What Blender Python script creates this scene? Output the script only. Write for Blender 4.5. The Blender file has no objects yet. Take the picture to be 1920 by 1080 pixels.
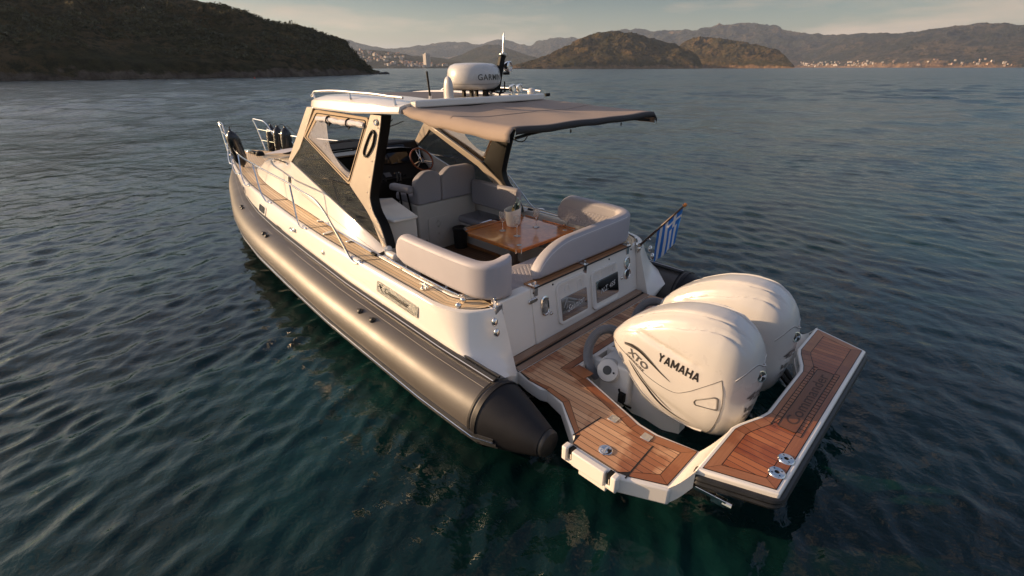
import bpy, bmesh, math, random
import numpy as np
from mathutils import Vector, Matrix, Euler, Quaternion
random.seed(7); RNG = np.random.default_rng(7)
S = bpy.context.scene
COL = S.collection

# ------------------------------------------------------------------ camera
cam_d = bpy.data.cameras.new("camera"); cam = bpy.data.objects.new("camera", cam_d); COL.objects.link(cam)
CAM = Vector((-3.99729, -2.86408, 3.07478))
yaw, pitch, roll = 0.787047, 0.431893, -0.001425
_f = Vector((math.sin(yaw)*math.cos(pitch), math.cos(yaw)*math.cos(pitch), -math.sin(pitch)))
_r = Vector((math.cos(yaw), -math.sin(yaw), 0)); _u = _r.cross(_f)
_r2 = _r*math.cos(roll)+_u*math.sin(roll); _u2 = _u*math.cos(roll)-_r*math.sin(roll)
cam.matrix_world = Matrix(((_r2.x, _u2.x, -_f.x, CAM.x), (_r2.y, _u2.y, -_f.y, CAM.y), (_r2.z, _u2.z, -_f.z, CAM.z), (0, 0, 0, 1)))
cam_d.sensor_width = 36; cam_d.lens = 36*896.842/1920
cam_d.clip_start = 0.05; cam_d.clip_end = 60000
S.camera = cam

# ------------------------------------------------------------------ light
SUN_EL = math.radians(13.5)
SUN_AZ = (-0.61, 0.792)                       # horizontal direction towards the sun
_n = math.hypot(*SUN_AZ); SUN_AZ = (SUN_AZ[0]/_n, SUN_AZ[1]/_n)
sun_dir = Vector((SUN_AZ[0]*math.cos(SUN_EL), SUN_AZ[1]*math.cos(SUN_EL), math.sin(SUN_EL)))
sl = bpy.data.lights.new("sun", 'SUN'); sl.energy = 5.0; sl.angle = math.radians(0.6); sl.color = (1.0, 0.68, 0.395)
so = bpy.data.objects.new("sun", sl); COL.objects.link(so)
so.rotation_euler = (-sun_dir).to_track_quat('-Z', 'Y').to_euler()
W = bpy.data.worlds.new("World"); S.world = W; W.use_nodes = True
wn = W.node_tree.nodes; wl = W.node_tree.links
bg = wn['Background']; bg.inputs['Strength'].default_value = 0.12
sky = wn.new('ShaderNodeTexSky'); sky.sky_type = 'NISHITA'; sky.sun_disc = False
sky.sun_elevation = SUN_EL; sky.sun_rotation = math.atan2(SUN_AZ[0], SUN_AZ[1])
sky.air_density = 1.0; sky.dust_density = 2.0; sky.ozone_density = 2.0; sky.altitude = 0
# thin evening cloud in the sky itself
tc = wn.new('ShaderNodeTexCoord'); mp = wn.new('ShaderNodeMapping'); mp.inputs['Scale'].default_value = (1.3, 1.3, 9.0)
wl.new(tc.outputs['Generated'], mp.inputs['Vector'])
cn = wn.new('ShaderNodeTexNoise'); cn.inputs['Scale'].default_value = 2.6; cn.inputs['Detail'].default_value = 7; cn.inputs['Roughness'].default_value = 0.55
wl.new(mp.outputs[0], cn.inputs['Vector'])
cr = wn.new('ShaderNodeValToRGB'); cr.color_ramp.elements[0].position = 0.50; cr.color_ramp.elements[1].position = 0.68
wl.new(cn.outputs['Fac'], cr.inputs[0])
cm = wn.new('ShaderNodeMath'); cm.operation = 'MULTIPLY'; cm.inputs[1].default_value = 0.75; wl.new(cr.outputs[0], cm.inputs[0])
mx = wn.new('ShaderNodeMix'); mx.data_type = 'RGBA'; wl.new(cm.outputs[0], mx.inputs['Factor'])
wl.new(sky.outputs[0], mx.inputs['A']); mx.inputs['B'].default_value = (5.6, 4.5, 3.6, 1)
sz = wn.new('ShaderNodeSeparateXYZ'); wl.new(tc.outputs['Generated'], sz.inputs[0])
vr = wn.new('ShaderNodeValToRGB'); wl.new(sz.outputs[2], vr.inputs[0]); e = vr.color_ramp.elements
e[0].position = 0.0; e[0].color = (1.0, .90, .78, 1); e[1].position = .5; e[1].color = (1.04, 1.0, 1.03, 1)
for pos, c in ((.05, (.86, .78, .68, 1)), (.13, (.25, .33, .34, 1)), (.26, (.84, .78, .76, 1))):
    q = e.new(pos); q.color = c
vm = wn.new('ShaderNodeMix'); vm.data_type = 'RGBA'; vm.blend_type = 'MULTIPLY'; vm.inputs['Factor'].default_value = 1
wl.new(mx.outputs['Result'], vm.inputs['A']); wl.new(vr.outputs[0], vm.inputs['B']); wl.new(vm.outputs['Result'], bg.inputs['Color'])
S.view_settings.view_transform = 'Standard'; S.view_settings.look = 'None'; S.view_settings.gamma = 1.0
S.view_settings.exposure = 0.72
S.cycles.max_bounces = 8; S.cycles.transparent_max_bounces = 12; S.cycles.volume_bounces = 0
S.cycles.use_denoising = True
S.cycles.caustics_reflective = True; S.cycles.sample_clamp_indirect = 6.0

# ------------------------------------------------------------------ helpers
def nt(m): return m.node_tree.nodes, m.node_tree.links
def mat(name, col, rough=0.5, metal=0.0, coat=0.0, bump=None, var=None, spec=None, trans=0.0, alpha=None, ior=None):
    m = bpy.data.materials.new(name); m.use_nodes = True; n, l = nt(m); b = n['Principled BSDF']
    b.inputs['Base Color'].default_value = (*col, 1); b.inputs['Roughness'].default_value = rough
    b.inputs['Metallic'].default_value = metal; b.inputs['Coat Weight'].default_value = coat; b.inputs['Coat Roughness'].default_value = 0.06
    if spec is not None: b.inputs['Specular IOR Level'].default_value = spec
    if trans: b.inputs['Transmission Weight'].default_value = trans
    if ior: b.inputs['IOR'].default_value = ior
    if alpha is not None: b.inputs['Alpha'].default_value = alpha
    t = n.new('ShaderNodeTexCoord')
    if var:                                     # (scale, amount, second colour)
        no = n.new('ShaderNodeTexNoise'); no.inputs['Scale'].default_value = var[0]; no.inputs['Detail'].default_value = 5
        l.new(t.outputs['Object'], no.inputs['Vector'])
        r = n.new('ShaderNodeMapRange'); r.inputs[1].default_value = 0.35; r.inputs[2].default_value = 0.7; l.new(no.outputs['Fac'], r.inputs[0])
        r.inputs[4].default_value = var[1]
        x = n.new('ShaderNodeMix'); x.data_type = 'RGBA'; l.new(r.outputs[0], x.inputs['Factor'])
        x.inputs['A'].default_value = (*col, 1); x.inputs['B'].default_value = (*var[2], 1); l.new(x.outputs['Result'], b.inputs['Base Color'])
        rr = n.new('ShaderNodeMapRange'); rr.inputs[3].default_value = rough*0.8; rr.inputs[4].default_value = min(1, rough*1.25); l.new(no.outputs['Fac'], rr.inputs[0]); l.new(rr.outputs[0], b.inputs['Roughness'])
    if bump:                                    # (scale, strength, distance)
        no = n.new('ShaderNodeTexNoise'); no.inputs['Scale'].default_value = bump[0]; no.inputs['Detail'].default_value = 3
        l.new(t.outputs['Object'], no.inputs['Vector'])
        bp = n.new('ShaderNodeBump'); bp.inputs['Strength'].default_value = bump[1]; bp.inputs['Distance'].default_value = bump[2]
        l.new(no.outputs['Fac'], bp.inputs['Height']); l.new(bp.outputs[0], b.inputs['Normal'])
    return m

def teak(name, c1, c2, wet, pitchw=0.062, caulk=0.10, rough=0.55, wetamt=0.7, wscale=1.6):
    """planked wood: UV u runs across the planks, v along them, both in metres"""
    m = bpy.data.materials.new(name); m.use_nodes = True; n, l = nt(m); b = n['Principled BSDF']
    uv = n.new('ShaderNodeUVMap'); uv.uv_map = 'uv'
    sp = n.new('ShaderNodeSeparateXYZ'); l.new(uv.outputs[0], sp.inputs[0])
    d = n.new('ShaderNodeMath'); d.operation = 'DIVIDE'; d.inputs[1].default_value = pitchw; l.new(sp.outputs[0], d.inputs[0])
    fr = n.new('ShaderNodeMath'); fr.operation = 'FRACT'; l.new(d.outputs[0], fr.inputs[0])
    fl = n.new('ShaderNodeMath'); fl.operation = 'FLOOR'; l.new(d.outputs[0], fl.inputs[0])
    ca = n.new('ShaderNodeMath'); ca.operation = 'LESS_THAN'; ca.inputs[1].default_value = caulk; l.new(fr.outputs[0], ca.inputs[0])
    wh = n.new('ShaderNodeTexWhiteNoise'); wh.noise_dimensions = '1D'; l.new(fl.outputs[0], wh.inputs['W'])
    cb = n.new('ShaderNodeCombineXYZ')
    a = n.new('ShaderNodeMath'); a.operation = 'MULTIPLY_ADD'; a.inputs[1].default_value = 90; l.new(sp.outputs[0], a.inputs[0]); l.new(fl.outputs[0], a.inputs[2])
    a2 = n.new('ShaderNodeMath'); a2.operation = 'MULTIPLY'; a2.inputs[1].default_value = 3.5; l.new(sp.outputs[1], a2.inputs[0])
    l.new(a.outputs[0], cb.inputs[0]); l.new(a2.outputs[0], cb.inputs[1])
    g = n.new('ShaderNodeTexNoise'); g.inputs['Scale'].default_value = 1.0; g.inputs['Detail'].default_value = 6; g.inputs['Roughness'].default_value = 0.65; l.new(cb.outputs[0], g.inputs['Vector'])
    ad = n.new('ShaderNodeMath'); ad.operation = 'MULTIPLY_ADD'; ad.inputs[1].default_value = 0.85; l.new(wh.outputs['Value'], ad.inputs[0])
    gg = n.new('ShaderNodeMath'); gg.operation = 'MULTIPLY_ADD'; gg.inputs[1].default_value = 1.3; gg.inputs[2].default_value = -0.52; l.new(g.outputs['Fac'], gg.inputs[0]); l.new(gg.outputs[0], ad.inputs[2])
    ad.use_clamp = True
    x1 = n.new('ShaderNodeMix'); x1.data_type = 'RGBA'; l.new(ad.outputs[0], x1.inputs['Factor']); x1.inputs['A'].default_value = (*c1, 1); x1.inputs['B'].default_value = (*c2, 1)
    # damp patches
    t = n.new('ShaderNodeTexCoord'); wno = n.new('ShaderNodeTexNoise'); wno.inputs['Scale'].default_value = wscale; wno.inputs['Detail'].default_value = 4; l.new(t.outputs['Object'], wno.inputs['Vector'])
    wr = n.new('ShaderNodeMapRange'); wr.inputs[1].default_value = 0.50; wr.inputs[2].default_value = 0.56; wr.inputs[4].default_value = wetamt; l.new(wno.outputs['Fac'], wr.inputs[0])
    x2 = n.new('ShaderNodeMix'); x2.data_type = 'RGBA'; l.new(wr.outputs[0], x2.inputs['Factor']); l.new(x1.outputs['Result'], x2.inputs['A'])
    xm = n.new('ShaderNodeMix'); xm.data_type = 'RGBA'; xm.blend_type = 'MULTIPLY'; xm.inputs['Factor'].default_value = 1; l.new(x1.outputs['Result'], xm.inputs['A']); xm.inputs['B'].default_value = (*wet, 1)
    l.new(xm.outputs['Result'], x2.inputs['B'])
    x3 = n.new('ShaderNodeMix'); x3.data_type = 'RGBA'; l.new(ca.outputs[0], x3.inputs['Factor']); l.new(x2.outputs['Result'], x3.inputs['A']); x3.inputs['B'].default_value = (0.008, 0.007, 0.007, 1)
    l.new(x3.outputs['Result'], b.inputs['Base Color'])
    ro = n.new('ShaderNodeMapRange'); ro.inputs[3].default_value = rough; ro.inputs[4].default_value = 0.25; l.new(wr.outputs[0], ro.inputs[0]); l.new(ro.outputs[0], b.inputs['Roughness'])
    bp = n.new('ShaderNodeBump'); bp.inputs['Strength'].default_value = 0.35; bp.inputs['Distance'].default_value = 0.002
    hh = n.new('ShaderNodeMath'); hh.operation = 'SUBTRACT'; l.new(g.outputs['Fac'], hh.inputs[0]); l.new(ca.outputs[0], hh.inputs[1]); l.new(hh.outputs[0], bp.inputs['Height']); l.new(bp.outputs[0], b.inputs['Normal'])
    return m

def quilt(name, col):
    m = mat(name, col, 0.62); n, l = nt(m); b = n['Principled BSDF']
    uv = n.new('ShaderNodeUVMap'); uv.uv_map = 'uv'
    hs = []
    for sgn in (1, -1):
        sp = n.new('ShaderNodeVectorMath'); sp.operation = 'DOT_PRODUCT'; sp.inputs[1].default_value = (1/0.055, sgn/0.07, 0); l.new(uv.outputs[0], sp.inputs[0])
        pp = n.new('ShaderNodeMath'); pp.operation = 'PINGPONG'; pp.inputs[1].default_value = 0.5; l.new(sp.outputs['Value'], pp.inputs[0])
        q = n.new('ShaderNodeMath'); q.operation = 'POWER'; q.inputs[1].default_value = 0.5; l.new(pp.outputs[0], q.inputs[0]); hs.append(q)
    mu = n.new('ShaderNodeMath'); mu.operation = 'MINIMUM'; l.new(hs[0].outputs[0], mu.inputs[0]); l.new(hs[1].outputs[0], mu.inputs[1])
    bp = n.new('ShaderNodeBump'); bp.inputs['Strength'].default_value = 0.6; bp.inputs['Distance'].default_value = 0.015
    l.new(mu.outputs[0], bp.inputs['Height']); l.new(bp.outputs[0], b.inputs['Normal'])
    return m

M = {}
M['gel'] = mat('white_gelcoat', (0.78, 0.735, 0.675), 0.24, coat=0.35, var=(2.5, 0.5, (0.72, 0.68, 0.625)))
M['gel2'] = mat('cream_gelcoat', (0.66, 0.62, 0.56), 0.35, coat=0.1)
M['cowl'] = mat('pearl_white_paint', (0.54, 0.52, 0.495), 0.28, coat=0.6, var=(3.0, 0.4, (0.50, 0.485, 0.465)))
M['cowl2'] = mat('engine_white_paint', (0.72, 0.70, 0.67), 0.35)
M['tube'] = mat('grey_hypalon', (0.076, 0.068, 0.063), 0.44, spec=0.42, bump=(260, 0.10, 0.002), var=(2.2, 0.8, (0.055, 0.048, 0.044)))
M['tubeblk'] = mat('black_hypalon', (0.010, 0.010, 0.012), 0.5, spec=.3, bump=(200, 0.12, 0.002), var=(5.0, 0.6, (0.016, 0.015, 0.017)))
M['rubber'] = mat('black_rubber', (0.012, 0.012, 0.013), 0.45, var=(9, 0.6, (0.03, 0.03, 0.03)))
M['black'] = mat('black_paint', (0.008, 0.0075, 0.007), 0.55, spec=0.2)
M['sideglass'] = mat('tinted_side_glass', (0.004, 0.004, 0.005), 0.03, spec=0.5, ior=1.4, alpha=0.68)
M['pipe'] = mat('white_piping', (0.62, 0.60, 0.58), 0.5)
M['fender'] = mat('black_pvc', (0.008, 0.008, 0.009), 0.22, coat=0.3)
M['dash'] = mat('black_vinyl', (0.006, 0.006, 0.0065), 0.6, spec=0.22, bump=(300, 0.2, 0.002))
M['screen'] = mat('dark_screen_glass', (0.006, 0.006, 0.008), 0.08)
M['bglass'] = mat('black_glass', (0.004, 0.004, 0.005), 0.03, spec=0.5, ior=1.4)
M['glassy'] = mat('clear_glass', (0.92, 0.90, 0.88), 0.10, trans=0.82, ior=1.3)
M['chrome'] = mat('polished_steel', (0.74, 0.72, 0.69), 0.10, metal=1.0)
M['brush'] = mat('brushed_steel', (0.56, 0.55, 0.53), 0.30, metal=1.0)
M['mirror'] = mat('mirror_steel', (0.50, 0.49, 0.47), 0.04, metal=1.0)
M['platesteel'] = mat('rippled_steel', (0.55, 0.53, 0.50), 0.2, metal=1.0, bump=(14, 0.15, 0.01))
M['seam'] = mat('pale_glue_line', (0.19, 0.175, 0.16), .5)
M['taupe'] = mat('taupe_paint', (0.40, 0.335, 0.265), 0.42, coat=0.15, var=(6, 0.35, (0.36, 0.30, 0.24)))
M['taupe_cloth'] = mat('taupe_canvas', (0.42, 0.32, 0.215), 0.85, bump=(220, 0.4, 0.003))
M['canopy'] = mat('brown_grey_canvas', (0.31, 0.238, 0.19), 0.88, bump=(240, 0.35, 0.003), var=(1.2, 0.5, (0.27, 0.21, 0.172)))
M['canopydark'] = mat('dark_canvas_hem', (0.03, 0.028, 0.028), 0.8, bump=(200, 0.3, 0.003))
M['roofdark'] = mat('dark_grey_roof_fabric', (0.11, 0.10, 0.105), 0.75, bump=(300, 0.3, 0.002))
M['vinyl'] = mat('grey_upholstery', (0.385, 0.37, 0.40), 0.55, bump=(350, 0.15, 0.0015), var=(2.2, 0.6, (0.345, 0.33, 0.36)))
M['quilt'] = quilt('quilted_upholstery', (0.385, 0.37, 0.40))
M['clear'] = mat('clear_vinyl', (0.62, 0.60, 0.64), 0.16, alpha=0.42, bump=(9, 0.6, 0.02))
M['vroll'] = mat('rolled_clear_vinyl', (0.60, 0.58, 0.60), 0.18, bump=(30, 0.5, 0.01))
M['windscreen'] = mat('tinted_windscreen', (0.02, 0.02, 0.022), 0.03, alpha=0.28)
M['wood'] = mat('varnished_wood', (0.62, 0.20, 0.028), 0.22, coat=0.6, var=(14, 0.8, (0.42, 0.115, 0.016)))
M['woodtrim'] = mat('oiled_wood_trim', (0.36, 0.15, 0.05), 0.4, coat=0.2, var=(20, 0.6, (0.28, 0.11, 0.035)))
M['polewood'] = mat('dark_varnished_wood', (0.055, 0.022, 0.010), 0.25, coat=0.6)
M['deckteak'] = teak('side_deck_teak', (0.62, 0.44, 0.25), (0.80, 0.62, 0.40), (0.6, 0.5, 0.42), 0.046, 0.09, 0.6, 0.12)
M['platteak'] = teak('platform_teak', (0.44, 0.215, 0.105), (0.70, 0.42, 0.24), (0.50, 0.28, 0.18), 0.058, 0.085, 0.5, 0.85, 2.1)
M['aftteak'] = teak('aft_platform_teak', (0.26, 0.066, 0.017), (0.45, 0.155, 0.052), (0.62, 0.42, 0.32), 0.058, 0.085, 0.36, 0.6, 2.4)
M['soleteak'] = teak('cockpit_teak', (0.15, 0.075, 0.038), (0.24, 0.13, 0.07), (0.7, 0.6, 0.5), 0.055, 0.1, 0.6, 0.3)
M['board'] = teak('teak_border_board', (0.22, 0.072, 0.028), (0.38, 0.16, 0.070), (0.65, 0.45, 0.34), 5.0, 0.0, 0.42, 0.6, 2.5)
M['nameboard'] = teak('dark_name_board', (0.125, 0.042, 0.016), (0.20, 0.075, 0.030), (0.7, 0.5, 0.4), 5.0, 0.0, 0.45, 0.4, 2.5)
M['capteak'] = teak('bulkhead_cap_teak', (0.30, 0.13, 0.055), (0.44, 0.22, 0.10), (0.8, 0.7, 0.6), 0.05, 0.1, 0.5, 0.2)
M['greyboard'] = teak('weathered_teak_board', (0.24, 0.15, 0.10), (0.36, 0.24, 0.17), (0.7, 0.55, 0.45), 5.0, 0.0, 0.6, 0.5, 2.5)
M['caulk'] = mat('black_caulk', (0.008, 0.007, 0.007), 0.5)
M['grey'] = mat('decal_grey', (0.10, 0.095, 0.09), 0.3)
M['decal'] = mat('decal_black', (0.02, 0.019, 0.019), 0.3)
M['engrave'] = mat('engraved_frost', (0.72, 0.70, 0.68), 0.7)
M['incise'] = mat('dark_incised_line', (0.06, 0.028, 0.017), 0.6)
M['bucket'] = mat('frosted_plastic', (0.80, 0.78, 0.72), 0.4)
M['bottle'] = mat('green_bottle_glass', (0.012, 0.022, 0.006), 0.06, coat=0.5)
M['foil'] = mat('pale_foil', (0.35, 0.48, 0.46), 0.3, metal=0.4)
M['label'] = mat('bottle_paper_label', (0.35, 0.25, 0.08), 0.6)
M['fblue'] = mat('flag_blue', (0.018, 0.15, 0.50), 0.8)
M['fwhite'] = mat('flag_white', (0.62, 0.62, 0.64), 0.8)
M['red'] = mat('orange_red_plastic', (0.6, 0.06, 0.02), 0.5)
M['lens'] = mat('lamp_lens', (0.35, 0.33, 0.30), 0.12, metal=0.6)
M['hose'] = mat('grey_corrugated_hose', (0.22, 0.22, 0.23), 0.4)
M['rope'] = mat('black_rope', (0.015, 0.015, 0.015), 0.9)
M['wheelwood'] = mat('wheel_rim_wood', (0.28, 0.07, 0.018), 0.2, coat=0.8)
M['blue'] = mat('blue_plastic', (0.01, 0.04, 0.25), 0.3)

def build_pair(mb, *a, **k):
    '''the port piece and its starboard mirror image as two objects'''
    o = mb.build(*a, **k); q = MB(); q.v = [(-x, y, z) for x, y, z in mb.v]; q.f = [f[::-1] for f in mb.f]; q.uv = {i: u[::-1] for i, u in mb.uv.items()}; q.mi = dict(mb.mi)
    return o, q.build(*a, **k)

class MB:
    def __init__(s): s.v = []; s.f = []; s.uv = {}; s.mi = {}; s.nomerge = False
    def add(s, vs, fs, uvs=None, mi=0):
        o = len(s.v); s.v += [tuple(map(float, p)) for p in vs]
        for k, f in enumerate(fs):
            i = len(s.f); s.f.append(tuple(o+j for j in f))
            if mi: s.mi[i] = mi
            if uvs is not None: s.uv[i] = [uvs[j] for j in f]
        return s
    def grid(s, P, uv=None, cu=False, cv=False, mi=0, flip=False):
        nu, nv = len(P), len(P[0]); vs = [p for r in P for p in r]; fs = []; fuv = []
        for i in range(nu if cu else nu-1):
            for j in range(nv if cv else nv-1):
                a, b, c, d = i*nv+j, ((i+1) % nu)*nv+j, ((i+1) % nu)*nv+(j+1) % nv, i*nv+(j+1) % nv
                fs.append((a, d, c, b) if flip else (a, b, c, d))
        return s.add(vs, fs, None if uv is None else [q for r in uv for q in r], mi)
    def poly(s, pts, uvf=None, mi=0):
        return s.add(pts, [tuple(range(len(pts)))], None if uvf is None else [uvf(p) for p in pts], mi)
    def prism(s, pts, vec, uvf=None, mi=0):
        n = len(pts); a = [Vector(p) for p in pts]; b = [p+Vector(vec) for p in a]
        fs = [tuple(range(n))[::-1], tuple(range(n, 2*n))]+[(i, (i+1) % n, n+(i+1) % n, n+i) for i in range(n)]
        vs = a+b
        return s.add(vs, fs, None if uvf is None else [uvf(p) for p in vs], mi)
    def box(s, c, d, rot=None, mi=0):
        R = rot.to_3x3() if rot is not None else Matrix.Identity(3); c = Vector(c)
        vs = [c+R @ Vector((x*d[0]/2, y*d[1]/2, z*d[2]/2)) for x in (-1, 1) for y in (-1, 1) for z in (-1, 1)]
        return s.add(vs, [(0, 1, 3, 2), (4, 6, 7, 5), (0, 4, 5, 1), (2, 3, 7, 6), (0, 2, 6, 4), (1, 5, 7, 3)], None, mi)
    def tube(s, path, r, n=8, closed=False, cap=True, mi=0):
        P = [Vector(p) for p in path]; N = len(P); rr = r if hasattr(r, '__len__') else [r]*N
        T = []
        for i in range(N):
            a = P[(i-1) % N] if (closed or i > 0) else P[i]; b = P[(i+1) % N] if (closed or i < N-1) else P[i]
            T.append((b-a).normalized() if (b-a).length > 1e-9 else Vector((0, 0, 1)))
        up = Vector((0, 0, 1)) if abs(T[0].z) < 0.9 else Vector((1, 0, 0))
        nrm = (up-T[0]*up.dot(T[0])).normalized(); rings = []
        for i in range(N):
            nrm = nrm-T[i]*nrm.dot(T[i])
            nrm = nrm.normalized() if nrm.length > 1e-6 else T[i].orthogonal().normalized()
            bn = T[i].cross(nrm)
            rings.append([P[i]+(nrm*math.cos(2*math.pi*k/n)+bn*math.sin(2*math.pi*k/n))*rr[i] for k in range(n)])
        s.grid(rings, cu=closed, cv=True, mi=mi)
        if cap and not closed:
            o = len(s.v); s.add(rings[0], [tuple(range(n))], None, mi); s.add(rings[-1], [tuple(range(n))[::-1]], None, mi)
        return s
    def lathe(s, prof, c=(0, 0, 0), axis=(0, 0, 1), n=20, mi=0):
        q = Vector((0, 0, 1)).rotation_difference(Vector(axis).normalized()); c = Vector(c)
        return s.grid([[c+q @ Vector((r*math.cos(2*math.pi*k/n), r*math.sin(2*math.pi*k/n), z)) for k in range(n)] for r, z in prof], cv=True, mi=mi)
    def ball(s, c, r, n=12, sc=(1, 1, 1), mi=0):
        P = []
        for i in range(n+1):
            t = math.pi*i/n; P.append([Vector(c)+Vector((r*sc[0]*math.sin(t)*math.cos(2*math.pi*k/n), r*sc[1]*math.sin(t)*math.sin(2*math.pi*k/n), r*sc[2]*math.cos(t))) for k in range(n)])
        return s.grid(P, cv=True, mi=mi)
    def build(s, name, m, parent=None, smooth=35, bevel=0, seg=2, sub=0, solid=0, merge=True, loc=None, rot=None):
        me = bpy.data.meshes.new(name); me.from_pydata(s.v, [], s.f)
        if s.uv:
            lay = me.uv_layers.new(name='uv')
            for p in me.polygons:
                q = s.uv.get(p.index)
                if q:
                    for li, t in zip(p.loop_indices, q): lay.data[li].uv = t
        for i, k in s.mi.items(): me.polygons[i].material_index = k
        for mm in (m if isinstance(m, (list, tuple)) else [m]): me.materials.append(M[mm] if isinstance(mm, str) else mm)
        bm = bmesh.new(); bm.from_mesh(me)
        if merge: bmesh.ops.remove_doubles(bm, verts=bm.verts, dist=1e-5)
        bmesh.ops.recalc_face_normals(bm, faces=bm.faces); bm.to_mesh(me); bm.free()
        if smooth: me.shade_smooth(); me.set_sharp_from_angle(angle=math.radians(smooth))
        o = bpy.data.objects.new(name, me); COL.objects.link(o)
        if parent: o.parent = parent
        if loc is not None: o.location = loc
        if rot is not None: o.rotation_euler = rot
        if solid: q = o.modifiers.new('solid', 'SOLIDIFY'); q.thickness = solid; q.offset = 0
        if bevel: q = o.modifiers.new('bevel', 'BEVEL'); q.width = bevel; q.segments = seg; q.limit_method = 'ANGLE'; q.angle_limit = math.radians(40)
        if sub: q = o.modifiers.new('sub', 'SUBSURF'); q.levels = sub; q.render_levels = sub
        return o

def thing(name, label, cat, loc=(0, 0, 0), group=None, rot=(0, 0, 0)):
    o = bpy.data.objects.new(name, None); COL.objects.link(o); o.location = loc; o.rotation_euler = rot
    o['label'] = label; o['category'] = cat
    if group: o['group'] = group
    return o
def tag(o, label, cat, group=None):
    o['label'] = label; o['category'] = cat
    if group: o['group'] = group
    return o
def lerp(a, b, t): return a+(b-a)*t
def cr_spline(pts, n=8):
    P = [Vector(p) for p in pts]; P = [P[0]*2-P[1]]+P+[P[-1]*2-P[-2]]; out = []
    for i in range(1, len(P)-2):
        for k in range(n):
            t = k/n; a, b, c, d = P[i-1:i+3]
            out.append(0.5*((2*b)+(c-a)*t+(2*a-5*b+4*c-d)*t*t+(3*b-a-3*c+d)*t**3))
    out.append(P[-2]); return out
def fillet(pts, r, n=5):
    """polyline with rounded corners"""
    P = [Vector(p) for p in pts]; out = [P[0]]
    for i in range(1, len(P)-1):
        a, b, c = P[i-1], P[i], P[i+1]; d1 = (a-b); d2 = (c-b); q = min(r, d1.length*0.49, d2.length*0.49)
        p1 = b+d1.normalized()*q; p2 = b+d2.normalized()*q
        for k in range(n+1):
            t = k/n; out.append(p1*(1-t)**2+b*2*t*(1-t)+p2*t*t)
    out.append(P[-1]); return out
def rrect(w, h, r, n=5):
    out = []
    for cx, cy, a0 in ((w/2-r, h/2-r, 0), (-w/2+r, h/2-r, 90), (-w/2+r, -h/2+r, 180), (w/2-r, -h/2+r, 270)):
        for k in range(n+1):
            a = math.radians(a0+90*k/n); out.append((cx+r*math.cos(a), cy+r*math.sin(a)))
    return out
def text2d(body, size=1.0, shear=0.0, bold=0.0, fine=None, spacing=1.0):
    """outlines of a text as a flat triangle mesh (verts 2-D, faces); width is measured afterwards"""
    cu = bpy.data.curves.new('t', 'FONT'); cu.body = body; cu.size = size; cu.shear = shear; cu.offset = bold; cu.resolution_u = 3; cu.space_character = spacing
    ob = bpy.data.objects.new('t', cu); COL.objects.link(ob); bpy.context.view_layer.update()
    me = bpy.data.meshes.new_from_object(ob.evaluated_get(bpy.context.evaluated_depsgraph_get()))
    bm = bmesh.new(); bm.from_mesh(me); bmesh.ops.triangulate(bm, faces=bm.faces)
    if fine:
        for _ in range(5):
            es = [e for e in bm.edges if e.calc_length() > fine]
            if not es: break
            bmesh.ops.subdivide_edges(bm, edges=es, cuts=1); bmesh.ops.triangulate(bm, faces=bm.faces)
    bm.verts.index_update()
    v = [(q.co.x, q.co.y) for q in bm.verts]; f = [tuple(x.index for x in q.verts) for q in bm.faces]
    bm.free(); COL.objects.unlink(ob); bpy.data.objects.remove(ob); bpy.data.curves.remove(cu); bpy.data.meshes.remove(me)
    return v, f
def put_text(mb, body, fn, width, height, shear=0.0, bold=0.0, fine=None, mi=0, spacing=1.0, flip=False):
    """fn(s, t) with s 0..width along the writing and t 0..height upward"""
    v, f = text2d(body, 1.0, shear, bold, fine, spacing)
    x0 = min(p[0] for p in v); x1 = max(p[0] for p in v); y0 = min(p[1] for p in v); y1 = max(p[1] for p in v)
    vs = [fn((p[0]-x0)/(x1-x0)*width, (p[1]-y0)/(y1-y0)*height) for p in v]
    mb.add(vs, f, None, mi)
# ================================================================== the boat (x starboard, y forward, z up, water at 0)
boat = thing('motorboat', 'large white rigid inflatable cabin motorboat with dark grey tubes and twin outboards on calm water', 'motorboat')
def ip(y, t):
    return float(np.interp(y, [a for a, b in t], [b for a, b in t]))
T_XH = [(-.5, 1.6), (.2, 1.60), (.54, 1.63), (1, 1.61), (2.07, 1.59), (3.2, 1.55), (4.18, 1.48), (5.3, 1.37), (5.97, 1.305), (6.87, 1.195), (8.27, .94), (9.3, .70), (10.14, .43), (10.6, .20), (10.8, .02)]
T_XI = [(.63, 1.398), (1.19, 1.394), (2.12, 1.358), (3.05, 1.285), (3.85, 1.208), (4.33, 1.16), (5.21, 1.10), (6.0, 1.02), (6.7, .93), (7.4, .79), (7.98, .62), (8.4, .36), (8.62, 0.0)]
T_XJ = [(-.4, 1.66), (.35, 1.67), (2.2, 1.655), (3.4, 1.60), (4.7, 1.53), (5.8, 1.42), (6.89, 1.225), (8.33, .87), (9.24, .62), (10.2, .31), (10.9, .02)]
T_ZJ = [(-.4, .575), (.35, .595), (2.2, .675), (4.7, .795), (5.8, .82), (6.9, .825), (8.3, .84), (9.3, .87), (10.9, .93)]
xh = lambda y: ip(y, T_XH)
xi = lambda y: ip(y, T_XI)
zd = lambda y: min(.99+.02*y, 1.175)
def mir(mb):
    """adds the starboard mirror image of a builder's port geometry"""
    n = len(mb.v); nf = len(mb.f); mb.v += [(-x, y, z) for x, y, z in mb.v[:n]]
    for i in range(nf):
        k = len(mb.f); mb.f.append(tuple(n+j for j in mb.f[i][::-1]))
        if i in mb.uv: mb.uv[k] = mb.uv[i][::-1]
        if i in mb.mi: mb.mi[k] = mb.mi[i]
    return mb
def sides(fn):
    for s in (-1, 1): fn(s)
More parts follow.
